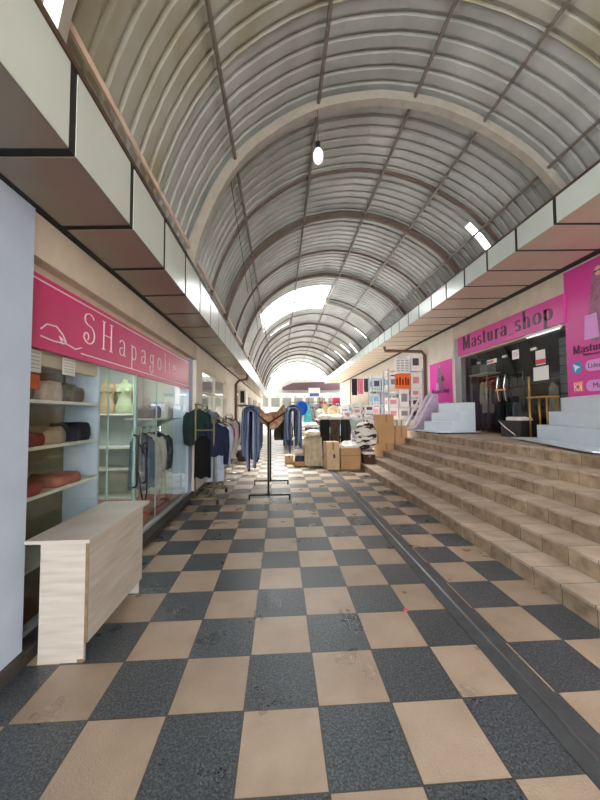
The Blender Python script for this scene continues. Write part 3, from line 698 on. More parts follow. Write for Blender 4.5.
# ---- olive-gold two-tier rack, left
r1 = thing('clothes_rack', 'olive gold two-tier clothes rack hung with garments outside the left shop', 'rack', (-1.33, 6.3, 0))
def rod(parent, pts, r, m, name, n=8): return MB().tube(pts, r, n).build(name, m, parent, smooth=True)
for y in (-.45, .45):
    rod(r1, [(-.16, y, .1), (-.16, y, 1.76)], .016, M['gold_tube'], 'upright')
    rod(r1, [(.16, y, .1), (.16, y, 1.5)], .016, M['gold_tube'], 'upright')
    rod(r1, [(-.24, y, .1), (.24, y, .1)], .018, M['gold_tube'], 'foot_bar')
    rod(r1, [(-.16, y, 1.3), (.16, y, 1.3)], .012, M['gold_tube'], 'cross_bar')
    for x in (-.23, .23): MB().lathe([(.02, 0), (.028, .02), (.028, .05), (.015, .09)], (x, y), 10).build('caster', M['black_metal'], r1)
for x, z in ((-.16, 1.76), (.16, 1.5)): rod(r1, [(x, -.5, z), (x, .5, z)], .014, M['gold_tube'], 'rail')
for x in (-.12, 0, .12): rod(r1, [(x, -.45, .12), (x, .45, .12)], .009, M['gold_tube'], 'base_rod')
G1 = 'clothes on the olive gold rack'
rx0, rx1 = -1.49, -1.17
garment('sweater', 'dark green sweater on the upper rail of the olive rack, nearest the corner', 'clothes', (rx0, 5.95, 1.775), .34, .62, .14, cloth(30, 46, 44), .15, .5, 21, group=G1)
garment('top', 'soft grey top on the upper rail of the olive rack', 'clothes', (rx0+.02, 6.25, 1.775), .42, .55, .14, cloth(112, 116, 128), .5, .3, 22, group=G1)
garment('lace_dress', 'black lace dress hanging low at the front of the olive rack', 'clothes', (-1.36, 5.83, 1.318), .26, .72, .08, cloth(18, 18, 22), 0.1, 0, 23, group=G1)
garment('sweater', 'navy long-sleeved sweater at the front of the lower rail', 'clothes', (rx1, 5.93, 1.515), .36, .55, .14, cloth(30, 36, 58), .12, .62, 24, group=G1)
garment('trousers', 'pale blue trousers hanging below the navy sweater', 'clothes', (rx1-.03, 6.05, 1.515), .34, 1.0, .1, cloth(160, 170, 190), .2, 0, 25, group=G1, trousers=True)
garment('shirt', 'white and pale blue shirt with a dark stripe on the lower rail', 'clothes', (rx1+.03, 6.2, 1.515), .4, .75, .14, cloth(176, 188, 208), .45, .45, 26, group=G1)
garment('blouse', 'bright pink blouse on the lower rail of the olive rack', 'clothes', (rx1, 6.42, 1.515), .44, .5, .12, cloth(200, 84, 140), .35, .2, 27, group=G1)
garment('blouse', 'cream blouse at the far end of the lower rail', 'clothes', (rx1+.06, 6.6, 1.515), .42, .7, .12, cloth(204, 192, 180), .4, .5, 28, group=G1)
garment('dress', 'black patterned dress at the far end of the upper rail', 'clothes', (rx0+.03, 6.55, 1.775), .42, 1.2, .14, cloth(26, 26, 30, (120, 118, 116), 14), .6, .3, 29, group=G1)

# ---- black rack with scarves in the middle of the passage
r2 = thing('scarf_stand', 'black metal scarf stand with forked tops in the middle of the passage', 'rack', (-.22, 6.72, 0))
for y in (-.64, .64):
    rod(r2, [(0, y, .07), (0, y, 1.42)], .02, M['black_metal'], 'upright')
    rod(r2, [(-.36, y, .09), (.40, y, .09)], .016, M['black_metal'], 'foot_bar')
    for x in (-.35, .39): rod(r2, [(x, y, 0), (x, y, .09)], .014, M['black_metal'], 'foot')
    for x in (-.34, .44): rod(r2, [(0, y, 1.4), (x, y, 1.7)], .015, M['black_metal'], 'fork_arm')
for x, z in ((-.34, 1.7), (.44, 1.7), (0, 1.42)): rod(r2, [(x, -.66, z), (x, .66, z)], .014, M['black_metal'], 'rail')
def scarf(name, label, x, y, z, r, wy, l1, l2, m, seed, group='scarves on the black stand'):
    rr = random.Random(seed); p0 = rr.random()*6
    tot = l1+PI*r+l2
    def fn(u, v):
        d = v*tot; w = wy*(1-.55*abs(2*v-1)**5)
        yy = (u-.5)*w; fold = .018*math.sin(u*15+p0+v*2)
        if d < l1: px, pz = -r-fold-.03*math.sin(d*3)*(1-d/l1), -(l1-d)
        elif d < l1+PI*r:
            a = (d-l1)/r; px, pz = -(r+fold*.6)*math.cos(a), (r+fold*.6)*math.sin(a)
        else: px, pz = r+fold, -(d-l1-PI*r)
        return (px, yy+.02*math.sin(d*4+p0), pz)
    b = MB(); b.grid(fn, 10, 40); o = b.build(name, m, loc=(x, y, z), smooth=True, thick=.012)
    return tag(o, label, 'scarf', group)
bl = [cloth(112, 126, 160), cloth(88, 100, 132), cloth(132, 146, 174), cloth(74, 84, 112)]
ordn = ['frontmost', 'second back', 'third back', 'fourth back', 'fifth back', 'rearmost']
coln = ['slate blue', 'dark blue', 'pale slate', 'navy grey']
for i in range(6):
    y = 6.14+i*.22
    for a, (xc, side, ls, lm, c0) in enumerate([(-.545, 'left', 1.02, .98, 0), (.245, 'right', .62, .6, 1)]):
        for k, (r, fr) in enumerate([(.142, 1.0), (.098, .9), (.055, 1.06)] if i < 2 else [(.142, 1.0), (.08, .95)]):
            lab = '%s scarf, %s layer on the %s arm of the black stand, %s' % (coln[(i+c0+k) % 4], ['outer', 'middle', 'inner'][k] if i < 2 else ['outer', 'inner'][k], side, ordn[i])
            scarf('scarf', lab, xc, y, 1.60, r, .2, (ls-.22*(k == 0)*(a == 0))*fr-.05*math.sin(i*2+k), lm*fr+.06*math.cos(i*3+k)-.3*(k == 0)*(a == 0), bl[(i+c0+k) % 4], 40+i*7+k+a*50)
pm = cloth(206, 178, 136, (140, 52, 56), 13)
b = MB()
b.grid(lambda u, v: (-.25+.5*u+.02*math.sin(9*v), .34*math.cos(PI*v)*(1+.1*math.sin(8*u)), (.02+.34*abs(u-.42)**1.3+.1*math.sin(PI*v)+.03*math.sin(11*u+5*v)) if 0.0 < v < 1.0 else -.16+.3*abs(u-.4)+.05*math.sin(7*u)), 18, 12)
tag(b.build('patterned_shawl', pm, loc=(-.17, 6.6, 1.44), smooth=True, thick=.03), 'tan and red patterned shawl spread between the two fork arms', 'scarf')

# ---- hanging lamp
lm = thing('pendant_lamp', 'white bulb lamp hanging on a thin wire from the nearest roof rib', 'lamp', (.545, 4.42, 5.12))
MB().tube([(0, 0, .3), (0.0, .03, .88)], .006, 6).build('wire', M['rubber'], lm)
MB().lathe([(.03, .2), (.034, .22), (.034, .3), (.012, .32)], n=12).build('lamp_holder', M['black_metal'], lm)
MB().lathe([(.002, 0), (.045, .01), (.068, .05), (.072, .1), (.068, .15), (.045, .19), (.03, .21)], n=18).build('bulb', M['bulb'], lm, smooth=True)

# ---- magenta shop sign
ms = thing('shop_sign', 'magenta fascia sign with dark serif lettering above the dark glass shopfront', 'sign', (5.6, 7.85, 3.34))
MB().box(-.06, .0, -1.9, 1.9, 0, .57).build('sign_board', M['magenta'], ms)
lettering(ms, 'Mastura_shop', (-.06, 1.62, .15), (0, -1, 0), (0, 0, 1), (-1, 0, 0),   .39, .085, .018, M['dark_ink'], .10)

def poster(name, label, loc, w, h, mm, near):
    p = thing(name, label, 'poster', loc)
    # local: x out of the wall is -x, +y is far (left in view)
    MB().box(-.02, 0, -w/2, w/2, 0, h).build('banner', mm, p)
    def flat(poly, m, nm, d=.022): return MB().prism([(y, z) for y, z in poly], -d, -.02, 'x').build(nm, m, p)
    k = w; 
    rb = [(-.02*k, .98*h*.98), (.05*k, .93*h), (.09*k, .86*h), (.13*k, .7*h), (.17*k, .45*h), (.12*k, .40*h), (-.10*k, .40*h), (-.17*k, .45*h), (-.12*k, .72*h), (-.09*k, .86*h)]
    flat(rb, M['robe_print'], 'printed_robe')
    flat([(a, c) for a, c in arc(0, .9*h, .045*k, .035*h, 0, 360, 14)], M['skin_print'], 'printed_face', .024)
    flat([(-.05*k, .905*h), (.05*k, .905*h), (.04*k, .89*h), (0, .9*h), (-.04*k, .89*h)], M['black_print'], 'printed_sunglasses', .026)
    flat([(.02*k, .42*h), (.22*k, .42*h), (.2*k, .6*h), (.04*k, .6*h)] if near else [(.06*k, .38*h), (.2*k, .38*h), (.18*k, .55*h), (.08*k, .55*h)], M['lilac'], 'printed_bag', .025)
    if not near: flat([(-.2*k, .58*h), (-.06*k, .58*h), (-.06*k, .68*h), (-.14*k, .7*h)], M['black_print'], 'printed_handbag', .027)
    s_ = .105*w
    wd = lettering(None, 'Mastura shop', (0, 0, 0), (0, 1, 0), (0, 0, 1), (1, 0, 0), s_, .02, .01, None, .03)
    lettering(p, 'Mastura shop', (-.022, wd/2, .33*h), (0, -1, 0), (0, 0, 1), (-1, 0, 0), s_, .019*w, .007*w, M['dark_ink'], .03)
    return p, flat
p, flat = poster('hanging_banner', 'tall magenta banner with robed figure and round blue icon, nearest on the right wall', (5.6, 5.28, 1.88), 1.38, 2.44, M['magenta'], True)
W_ = 1.38
flat(arc(.48, .545, .11, .11, 0, 360, 24), M['tele_blue'], 'blue_round_icon')
flat([(.41, .545), (.55, .62), (.51, .46), (.485, .52), (.44, .53)][::1], M['white_ink'], 'paper_plane_mark', .026)
flat([(.37, .08), (.57, .08), (.57, .28), (.37, .28)], M['insta'], 'camera_icon')
ic = MB(); ic.tube([(-.026, .47+.05*math.cos(t/12*2*PI), .18+.05*math.sin(t/12*2*PI)) for t in range(13)], .007, 5)
ic.tube([(-.026, a, c) for a, c in [(.40, .11), (.54, .11), (.54, .25), (.40, .25), (.40, .11)]], .006, 5).build('camera_mark', M['white_ink'], p)
for z in (.18, .545):
    flat(arc(.3-.1, z, .1, .1, 90, 270, 10)[::1] and ([(-.5, z-.1)]+[(-.5, z+.1)]+[(a, c) for a, c in arc(.22, z, .09, .1, 90, -90, 10)]), M['lilac'], 'caption_pill')
plain_text('caption', 'Lider Mastura', M['dark_ink'], .12, p, (-.023, .26, .505), (PI/2, 0, -PI/2))
plain_text('caption', 'Mastura_shop', M['dark_ink'], .13, p, (-.023, .18, .14), (PI/2, 0, -PI/2))
plain_text('tagline', 'Muslima fashion store', M['dark_ink'], .06, p, (-.023, .34, .74), (PI/2, 0, -PI/2))
p2, flat = poster('hanging_banner', 'hot pink poster with a robed figure behind the far white step stand', (5.6, 11.0, 1.75), 1.55, 1.62, M['magenta_hot'], False)
flat(arc(.62, .12, .07, .07, 0, 360, 16), M['tele_blue'], 'blue_round_icon')
flat([(.5, .04), (.5, .2), (-.55, .2), (-.62, .12), (-.55, .04)], M['lilac'], 'caption_pill')
plain_text('caption', 'mastura shop', M['dark_ink'], .13, p2, (-.023, .45, .08), (PI/2, 0, -PI/2))

# ---- white step stands
def step_stand(label, td, length, loc, rz):
    t = thing('step_stand', label, 'display stand', loc, rz)
    # local: +y along stand, +x towards the wall
    prof = [(0, 0), (0, .25), (td, .25), (td, .5), (2*td, .5), (2*td, .76), (3*td, .76), (3*td, 0)]
    b = MB(); b.prism(prof, -length/2, length/2, 'y'); b.build('steps', M['white_paint'], t, bevel=.006)
    MB().box(-.4, 3*td, -length/2-.12, length/2+.12, -.02, 0).build('base_sheet', M['white_paint'], t)
    for y in (-length/2, 0, length/2-.1):
        MB().box(-.3, 3*td-.03, y, y+.1, -.055, -.02).build('bearer', M['pipe_brown'], t)
    return t
step_stand('long white three-step display stand at the right edge of the terrace', .205, 2.3, (4.60, 4.9, 1.10), -.30)
step_stand('shorter white three-step display stand in front of the far pink poster', .25, 1.15, (4.3, 8.72, 1.10), .18)

# ---- brass table, black box, inside shop goods
bt = thing('side_table', 'slim brass-framed table with a tall post beside the near white stand', 'table', (5.38, 6.28, 1.045))
for x in (-.1, .12):
    for y in (-.15, .3): rod(bt, [(x, y, 0), (x, y, .84)], .018, M['brass'], 'leg')
rod(bt, [(-.1, .3, .84), (-.1, .3, 1.3)], .018, M['brass'], 'post')
MB().box(-.13, .15, -.18, .34, .84, .87).build('table_top', M['brass'], bt)
bb = thing('black_bench', 'low black box bench with a white cloth on top in the shop doorway', 'bench', (5.3, 6.95, 1.045))
MB().box(-.2, .2, -.3, .3, .02, .36).build('bench_body', M['black_print'], bb, bevel=.01)
MB().box(-.2, .2, -.3, .3, 0, .02).build('bench_foot', M['black_metal'], bb)
folded((5.3, 6.93, 1.41), .34, .5, .07, cloth(226, 222, 214), 'crumpled white cloth lying on the black bench')
scb = MB(); scb.grid(lambda u, v: (.0-.02*math.sin(v*PI), .28-.5*v+.05*u, .32-.28*v+.05*u), 3, 10)
tag(scb.build('white_strap', cloth(230, 226, 220), loc=(5.06, 6.95, 1.045), smooth=True, thick=.01), 'white strap trailing down the front of the black bench', 'strap')
G2 = 'clothes inside the dark shop'
rl = thing('garment_rail', 'dark clothes rail inside the magenta shop', 'rail', (6.3, 8.9, 1.05))
MB().tube([(0, -.85, 0), (0, -.85, 1.6), (0, .85, 1.6), (0, .85, 0)], .016, 6).build('rail_frame', M['chrome'], rl)
for i, (y, m, l, h) in enumerate([(8.2, cloth(24, 28, 44), 'navy abaya hanging nearest the doors of the dark shop', 1.35), (8.45, cloth(28, 30, 40, (60, 70, 84), 12), 'dark flowered abaya second from the doors', 1.35), (8.7, cloth(20, 22, 30), 'black abaya third from the doors', 1.35), (8.95, cloth(40, 42, 52), 'charcoal abaya in the middle of the dark shop rail', 1.3), (9.25, cloth(200, 192, 168), 'cream coat on the dark shop rail', .95), (9.5, cloth(214, 208, 186), 'pale ivory coat at the far end of the dark shop rail', .95)]):
    garment('abaya', l, 'clothes', (6.3, y, 2.66), .42, h, .11, m, .3, .6, 80+i, group=G2)
is_ = thing('bracket_shelf', 'dark shelf with boxes above the cream coats in the magenta shop', 'shelf', (6.1, 9.35, 2.72))
MB().box(-.2, .2, -.45, .45, 0, .03).build('shelf_board', M['shelf'], is_)
for y in (-.4, .4): MB().box(-.18, -.14, y-.02, y+.02, -1.67, 0).build('post', M['chrome'], is_)
def carton(label, loc, w, d, h, m, rz=0, group=None, name='carton', tape=True, prints=None, patch=None):
    t = thing(name, label, 'box', loc, rz, group)
    MB().box(-w/2, w/2, -d/2, d/2, 0, h).build('box_body', m, t, bevel=min(.008, .05*h))
    if tape:
        MB().box(-w/2-.001, w/2+.001, -.03, .03, h-.001, h+.002).box(-.03, .03, -d/2-.002, -d/2, h*.72, h).build('tape', M['tape'], t)
    if prints:
        for (a, b_, c, e), pm_ in zip(prints, patch):
            MB().box(-w/2+a*w, -w/2+b_*w, -d/2-.003, -d/2, c*h, e*h).build('printed_panel', pm_, t)
            MB().box(-w/2-.003, -w/2, -d/2+a*d, -d/2+b_*d, c*h, e*h).build('printed_panel', pm_, t)
    return t
carton('grey box on the shop shelf, nearer the doors', (6.1, 9.15, 2.75), .3, .3, .24, cloth(150, 148, 144), name='storage_box', tape=True)
carton('dark box on the shop shelf, farther from the doors', (6.1, 9.55, 2.75), .3, .3, .3, cloth(110, 108, 106), name='storage_box', tape=True)
cs = thing('drawer_tower', 'tower of pale stacking drawers inside the shop behind the near magenta banner', 'drawers', (6.2, 6.35, 1.05))
for k in range(9):
    MB().box(-.2, .2, -.25, .25, .35+k*.2, .53+k*.2).build('drawer', M['trim_grey'], cs, bevel=.01)
MB().box(-.22, .22, -.27, .27, 0, .34).build('drawer_base', M['trim_grey'], cs)
garment('dress', 'pale dress hanging behind the white notice in the dark shop', 'clothes', (5.95, 6.72, 2.35), .34, .8, .12, cloth(176, 176, 170), 1.2, 0, 95, group=G2)
rod(None, [(5.95, 6.5, 2.33), (5.95, 7.1, 2.33)], .012, M['chrome'], 'hanging_rod') 
_hr = bpy.data.objects['hanging_rod']; tag(_hr, 'short chrome hanging rod carrying the pale dress', 'rod')
MB_ = MB().box(-.012, 0, -.2, .2, 0, .3); n1 = tag(MB_.build('paper_notice', M['white_card'], loc=(5.645, 6.68, 2.28)), 'pale paper notice taped on the dark shop glass above the brass table', 'notice')
MB_ = MB().box(-.003, 0, -.1, .1, 0, .2)
st = thing('window_sticker', 'white and purple camera-shaped sticker on the dark shop door', 'sticker', (5.643, 7.42, 2.87))
MB().box(-.003, 0, -.11, .11, 0, .22).build('sticker_sheet', M['white_card'], st); MB().tube([(-.005, .05*math.cos(t/10*2*PI), .11+.05*math.sin(t/10*2*PI)) for t in range(11)], .012, 5).build('camera_mark', M['lilac'], st)
st = thing('window_sticker', 'white and red sticker on the dark shop glass beside the near banner', 'sticker', (5.643, 6.68, 2.62))
MB().box(-.003, 0, -.13, .13, 0, .32).build('sticker_sheet', M['white_card'], st); MB().box(-.005, -.003, -.13, .13, 0.02, .12).build('red_band', mat('red_band', srgb(206, 50, 70), .5), st)
st = thing('window_sticker', 'small blue, orange and white strip sticker on the left dark door', 'sticker', (5.643, 8.3, 2.9))
MB().box(-.003, 0, -.2, .2, 0, .11).build('sticker_sheet', M['white_card'], st); MB().box(-.005, -.003, -.08, .1, .02, .09).build('orange_band', mat('orange_band', srgb(230, 110, 50), .5), st); MB().tube([(-.004, .15, .03), (-.004, .15, .08)], .04, 10).build('blue_disc', M['tele_blue'], st)
tl = thing('tube_light', 'white tube light under the right end of the magenta sign', 'light', (5.55, 6.5, 3.27))
MB().box(-.03, .03, -.45, .45, 0, .05).build('light_housing', M['white_card'], tl); MB().tube([(-.0, -.43, -.015), (0, .43, -.015)], .014, 8).build('tube', M['bulb'], tl)

# ---- brown downpipes and wall box
dp = MB(); dp.tube([(3.98+.3, 13.0, 4.32), (4.3, 13.0, 4.15), (5.45, 12.1, 3.95), (5.52, 12.05, 3.8), (5.52, 12.05, 1.05)], .06, 10)
tag(dp.build('downpipe', M['pipe_brown'], smooth=True), 'brown rainwater pipe running from the right canopy down the wall', 'pipe')
dp = MB(); dp.tube([(-1.2, 12.0, 2.96), (-1.22, 12.0, 2.86), (-1.5, 11.8, 2.78), (-1.58, 11.75, 2.65), (-1.58, 11.75, .1)], .05, 10)
tag(dp.build('downpipe', M['pipe_brown'], smooth=True), 'brown rainwater pipe running from the left canopy down the wall', 'pipe')
ac = thing('air_conditioner', 'white air conditioner box on the left wall beyond the brown pipe', 'air conditioner', (-1.65, 13.2, 1.95))
MB().box(0, .32, -.35, .35, 0, .62).build('casing', M['plaster_white'], ac, bevel=.015); MB().box(.09, .25, -.36, -.35, .08, .54).build('grille', M['black'], ac)
MB().box(0, .36, -.38, .38, -.05, 0).build('bracket', M['pipe_brown'], ac)

# ---- potted plant
pl = thing('potted_plant', 'leafy potted plant by the left wall beyond the olive rack', 'plant', (-1.3, 11.2, 0))
MB().lathe([(.14, 0), (.19, .3), (.2, .34), (.17, .34), (.16, .3)], n=16).build('pot', M['terracotta'], pl, smooth=True)
lf = MB(); rr = random.Random(3)
for k in range(90):
    a = rr.random()*6.28; z = .5+rr.random()*.85; r = .26*rr.random()+.04; c = Vector((r*math.cos(a), r*math.sin(a), z)); s_ = .08
    d = Vector((math.cos(a), math.sin(a), rr.uniform(-.3, .6))).normalized(); e = d.cross(Vector((0, 0, 1))).normalized()
    lf.add([c-d*s_, c+e*s_*.4, c+d*s_, c-e*s_*.4], [(0, 1, 2, 3)])
lf.build('foliage', M['leaf'], pl)
MB().tube([(0, 0, .3), (.02, 0, .8), (0, .02, 1.2)], .015, 6).build('stem', M['pipe_brown'], pl)

# ================================================================== THE MARKET STALL AT THE END OF THE STEPS
carton('tall pale cardboard carton standing on the floor before the stall', (1.47, 9.36, 0), .37, .4, .78, M['card_pale'], .12, prints=[(.5, .65, .42, .56)], patch=[M['black_print']])
cb = thing('carton', 'wide open cardboard box overflowing with white wool on the floor', 'box', (1.98, 9.4, 0), .03)
b = MB(); w, d, h = .58, .5, .6
b.box(-w/2, w/2, -d/2, -d/2+.015, 0, h).box(-w/2, w/2, d/2-.015, d/2, 0, h).box(-w/2, -w/2+.015, -d/2, d/2, 0, h).box(w/2-.015, w/2, -d/2, d/2, 0, h).box(-w/2, w/2, -d/2, d/2, 0, .015)
b.build('box_body', M['card'], cb)
MB().box(-w/2, w/2, -d/2-.002, -d/2, .38, .41).box(-w*.3, w*.3, -d/2-.002, -d/2, .2, .212).build('tape', M['tape'], cb)
b = MB()
def blob(u, v):
    a = 2*PI*u; p = PI*v; k = 1+.16*math.sin(5*a+2*p)+.12*math.sin(9*a-7*p)+.1*math.sin(6*p)
    return (.28*math.cos(a)*math.sin(p)*k, .22*math.sin(a)*math.sin(p)*k, .14*math.cos(p)*k)
b.grid(blob, 30, 18); tag(b.build('wool_heap', cloth(232, 230, 226), loc=(1.98, 9.4, .62), smooth=True), 'heap of white wool filling the open cardboard box', 'wool', kind='stuff')
carton('dark brown carton on the lowest step beside the white wool box', (2.5, 9.17, .17), .32, .3, .26, cloth(76, 56, 48), tape=True)
folded((2.5, 9.17, .435), .34, .32, .05, cloth(220, 214, 208), 'white folded cloth on the dark brown carton')
carton('sturdy lower carton supporting the tall one at the step end', (3.12, 9.7, 0), .5, .5, .7, M['card'], 0)
carton('tall brown cardboard carton at the far end of the steps', (3.12, 9.68, .705), .46, .46, .85, M['card'], .05)
carton('lower brown carton leaning by the far white stand', (3.62, 9.7, 0), .36, .4, 1.2, M['card'], -.1)

tb = thing('stall_table', 'long stall table covered with goods beyond the cartons', 'table', (2.1, 10.5, 0))
MB().box(-.92, .95, -.6, .6, 1.38, 1.41).build('table_top', M['shelf'], tb)
for x in (-.86, .88):
    for y in (-.54, .54): MB().box(x-.025, x+.025, y-.025, y+.025, 0, 1.38).build('leg', M['black_metal'], tb)
for x0, x1, m, l, h in [(1.22, 1.5, cloth(34, 32, 32), 'black cloth hanging from the left corner of the stall table', .75), (1.52, 1.82, cloth(96, 76, 60, (50, 40, 36), 20), 'brown patterned cloth hanging from the stall table', .8), (1.84, 2.15, cloth(46, 42, 40), 'dark brown cloth hanging from the middle of the stall table', .7), (2.1, 2.55, cloth(160, 178, 170), 'pale sage cloth draped over the stall table edge', .35)]:
    b = MB(); xm = (x0+x1)/2; ww = x1-x0
    b.grid(lambda u, v, ww=ww, h=h: ((u-.5)*ww*(1-.4*v*(h < .5)), -.02+.03*math.sin(u*14+h*9)*v, -h*v+(0 if h > .5 else .02*math.cos(u*6))), 14, 8)
    tag(b.build('hanging_cloth', m, loc=(xm, 9.86, 1.405), smooth=True, thick=.012), l, 'cloth', 'cloths hanging from the stall table')
# striped blanket bundle
b = MB()
def bund(u, v):
    a = 2*PI*u; p = PI*v; k = 1+.05*math.sin(3*a+p)
    return (.34*math.cos(a)*math.sin(p)**.7*k, .2*math.sin(a)*math.sin(p)**.7*k, .42*math.cos(p)+.42)
b.grid(bund, 30, 20)
strp = mat('striped_blanket', srgb(34, 34, 38), .85, 0, 0, 2.2, .3, 60, col2=srgb(222, 216, 206), stretch=(1.6, 1.2, 4.5))
for _e, _p in zip(strp.node_tree.nodes['Color Ramp'].color_ramp.elements, (.46, .52)): _e.position = _p
tag(b.build('blanket_bundle', strp, loc=(2.52, 9.56, .5), smooth=True), 'bulging bundle of black and white striped blankets in front of the stall table', 'bundle')
carton('low box under the striped blanket bundle', (2.52, 9.6, 0), .46, .4, .52, cloth(110, 96, 84))
carton('white basket box with red-brown contents under the stall table', (1.95, 10.1, 0), .5, .4, .95, M['white_card'], 0, name='storage_box', prints=[(.2, .8, .86, .96)], patch=[cloth(110, 60, 50)])
# heap of folded clothes
sl = thing('low_platform', 'low board on the floor beneath the piled white clothes', 'board', (.92, 10.5, 0))
MB().box(-.52, .42, -.6, .5, .1, .14).build('board', M['card'], sl)
for x in (-.46, .36): MB().box(x-.03, x+.03, -.55, .45, 0, .1).build('bearer', M['card'], sl)
hz = .14; rr = random.Random(5)
pal = [(226, 220, 210), (206, 202, 200), (190, 178, 158), (236, 232, 226), (228, 224, 214), (214, 206, 190), (176, 170, 166), (226, 222, 218), (230, 226, 216), (70, 72, 82), (222, 216, 206), (200, 192, 178)]
nm = ['bottom', 'second', 'third', 'fourth', 'fifth', 'sixth', 'seventh', 'eighth', 'ninth']
for s_i, (x, y, n, where) in enumerate([(.62, 10.2, 5, 'left pile before the stall'), (.98, 10.3, 9, 'right pile before the stall'), (.75, 10.72, 8, 'rear pile before the stall')]):
    z = hz
    for k in range(n):
        h = .1+.02*rr.random(); c = pal[(k*2+s_i*5) % len(pal)]
        folded((x+rr.uniform(-.03, .03), y+rr.uniform(-.03, .03), z), .36, .38, h, cloth(*c), '%s folded garment of the %s' % (nm[k] if k < n-1 else 'topmost', where), group='piled folded clothes', rz=rr.uniform(-.1, .1)); z += h*1.03
# beige throw draped in front
b = MB(); b.grid(lambda u, v: (.5*(u-.5)*(1+.1*v), -.04-.12*v**2+.03*math.sin(u*17), .86-.84*v**1.05-.02*math.sin(u*9)*(1-v)), 24, 14)
b.grid(lambda u, v: (.5*(u-.5), -.04+.3*v, .86-.01*v+.03*math.sin(u*9+v*5)), 24, 6)
tag(b.build('draped_throw', cloth(206, 192, 168, (176, 160, 134), 7), loc=(.99, 9.82, 0.01), smooth=True, thick=.02), 'beige throw draped to the floor beside the tall pale carton', 'throw')
carton('small pale carton on the floor at the left end of the stall', (.28, 10.5, 0), .27, .28, .27, M['card_pale'])
bk = thing('basket', 'shallow brown basket holding a dark blue cloth on the stall floor', 'basket', (.6, 9.92, 0))
MB().box(-.18, .18, -.15, .15, 0, .02).box(-.18, .18, -.15, -.13, 0, .16).box(-.18, .18, .13, .15, 0, .16).box(-.18, -.16, -.15, .15, 0, .16).box(.16, .18, -.15, .15, 0, .16).build('basket_body', M['card'], bk)
folded((.6, 9.92, .022), .3, .24, .24, cloth(58, 66, 92), 'dark blue folded cloth lying in the brown basket')

# goods on the table
folded((1.55, 10.15, 1.412), .7, .4, .12, cloth(240, 236, 226), 'broad white folded cloth on the left of the stall table')
ht = thing('sun_hat', 'round cream sun hat propped on the stall table', 'hat', (1.72, 10.42, 1.45), 0)
b = MB()
b.add([], [])
b.grid(lambda u, v: (.2*v*math.cos(PI*2*u), .02+.05*(1-v), .2+.2*v*math.sin(PI*2*u)), 28, 5); b.build('brim', cloth(232, 218, 184), ht, smooth=True, thick=.02)
b = MB(); b.grid(lambda u, v: (.11*math.sin(PI/2*v)*math.cos(2*PI*u), .06-.13*math.cos(PI/2*v), .2+.11*math.sin(PI/2*v)*math.sin(2*PI*u)), 20, 6); b.build('crown', cloth(226, 210, 176), ht, smooth=True, thick=.015)
prt = [mat('pink_label', srgb(214, 140, 150), .5), mat('grey_label', srgb(140, 138, 146), .5, var=.1, scale=6), mat('dark_label', srgb(74, 66, 80), .5, var=.1, scale=6), mat('blue_label', srgb(110, 170, 200), .5)]
for x, y, z, w, d, h, l, q in [(2.1, 10.2, 1.412, .26, .2, .26, 'white product box with pink print in the middle of the stall table', 0), (2.42, 10.2, 1.412, .3, .24, .14, 'low white product box beside the pink printed box', 1), (2.42, 10.2, 1.556, .26, .2, .2, 'white product box stacked on the low white box', 0), (2.8, 10.2, 1.412, .34, .3, .22, 'wide white product box at the right end of the stall table', 1), (2.8, 10.2, 1.636, .3, .26, .2, 'white product box stacked at the right end of the table', 2), (2.1, 10.6, 1.412, .3, .24, .42, 'tall white product box at the back of the stall table', 3), (2.5, 10.65, 1.412, .3, .24, .5, 'tall grey-labelled product box at the back of the stall table', 1)]:
    carton(l, (x, y, z), w, d, h, M['white_card'], 0, 'white product boxes', 'product_box', False, [(.2, .8, .3, .75)], [prt[q]])
folded((1.95, 10.0, 1.412), .2, .2, .1, cloth(236, 232, 228), 'small white folded cloth at the front edge of the stall table')
# blue bags
def bag(label, loc, w, d, h, m, group=None):
    t = thing('carrier_bag', label, 'bag', loc, 0, group)
    b = MB(); b.grid(lambda u, v: (w/2*math.cos(2*PI*u)*(1-.15*v)*(1+.06*math.sin(8*PI*u+v*4)), d/2*math.sin(2*PI*u)*(1-.5*v), h*v), 24, 6); b.build('bag_body', m, t, smooth=True)
    MB().tube([(-w*.2, 0, h*.98), (-w*.16, 0, h*1.2), (w*.16, 0, h*1.2), (w*.2, 0, h*.98)], .012, 6).build('handle', m, t)
    return t
bag('bright blue bag at the back left of the stall table', (2.3, 10.9, 1.412), .36, .2, .38, cloth(92, 160, 206))
bag('pale blue bag beside the bright blue one on the stall table', (1.95, 10.95, 1.412), .26, .2, .42, cloth(196, 214, 226))
bag('tan bag standing on the stall table behind the sun hat', (1.5, 10.8, 1.412), .28, .2, .5, cloth(196, 180, 150))

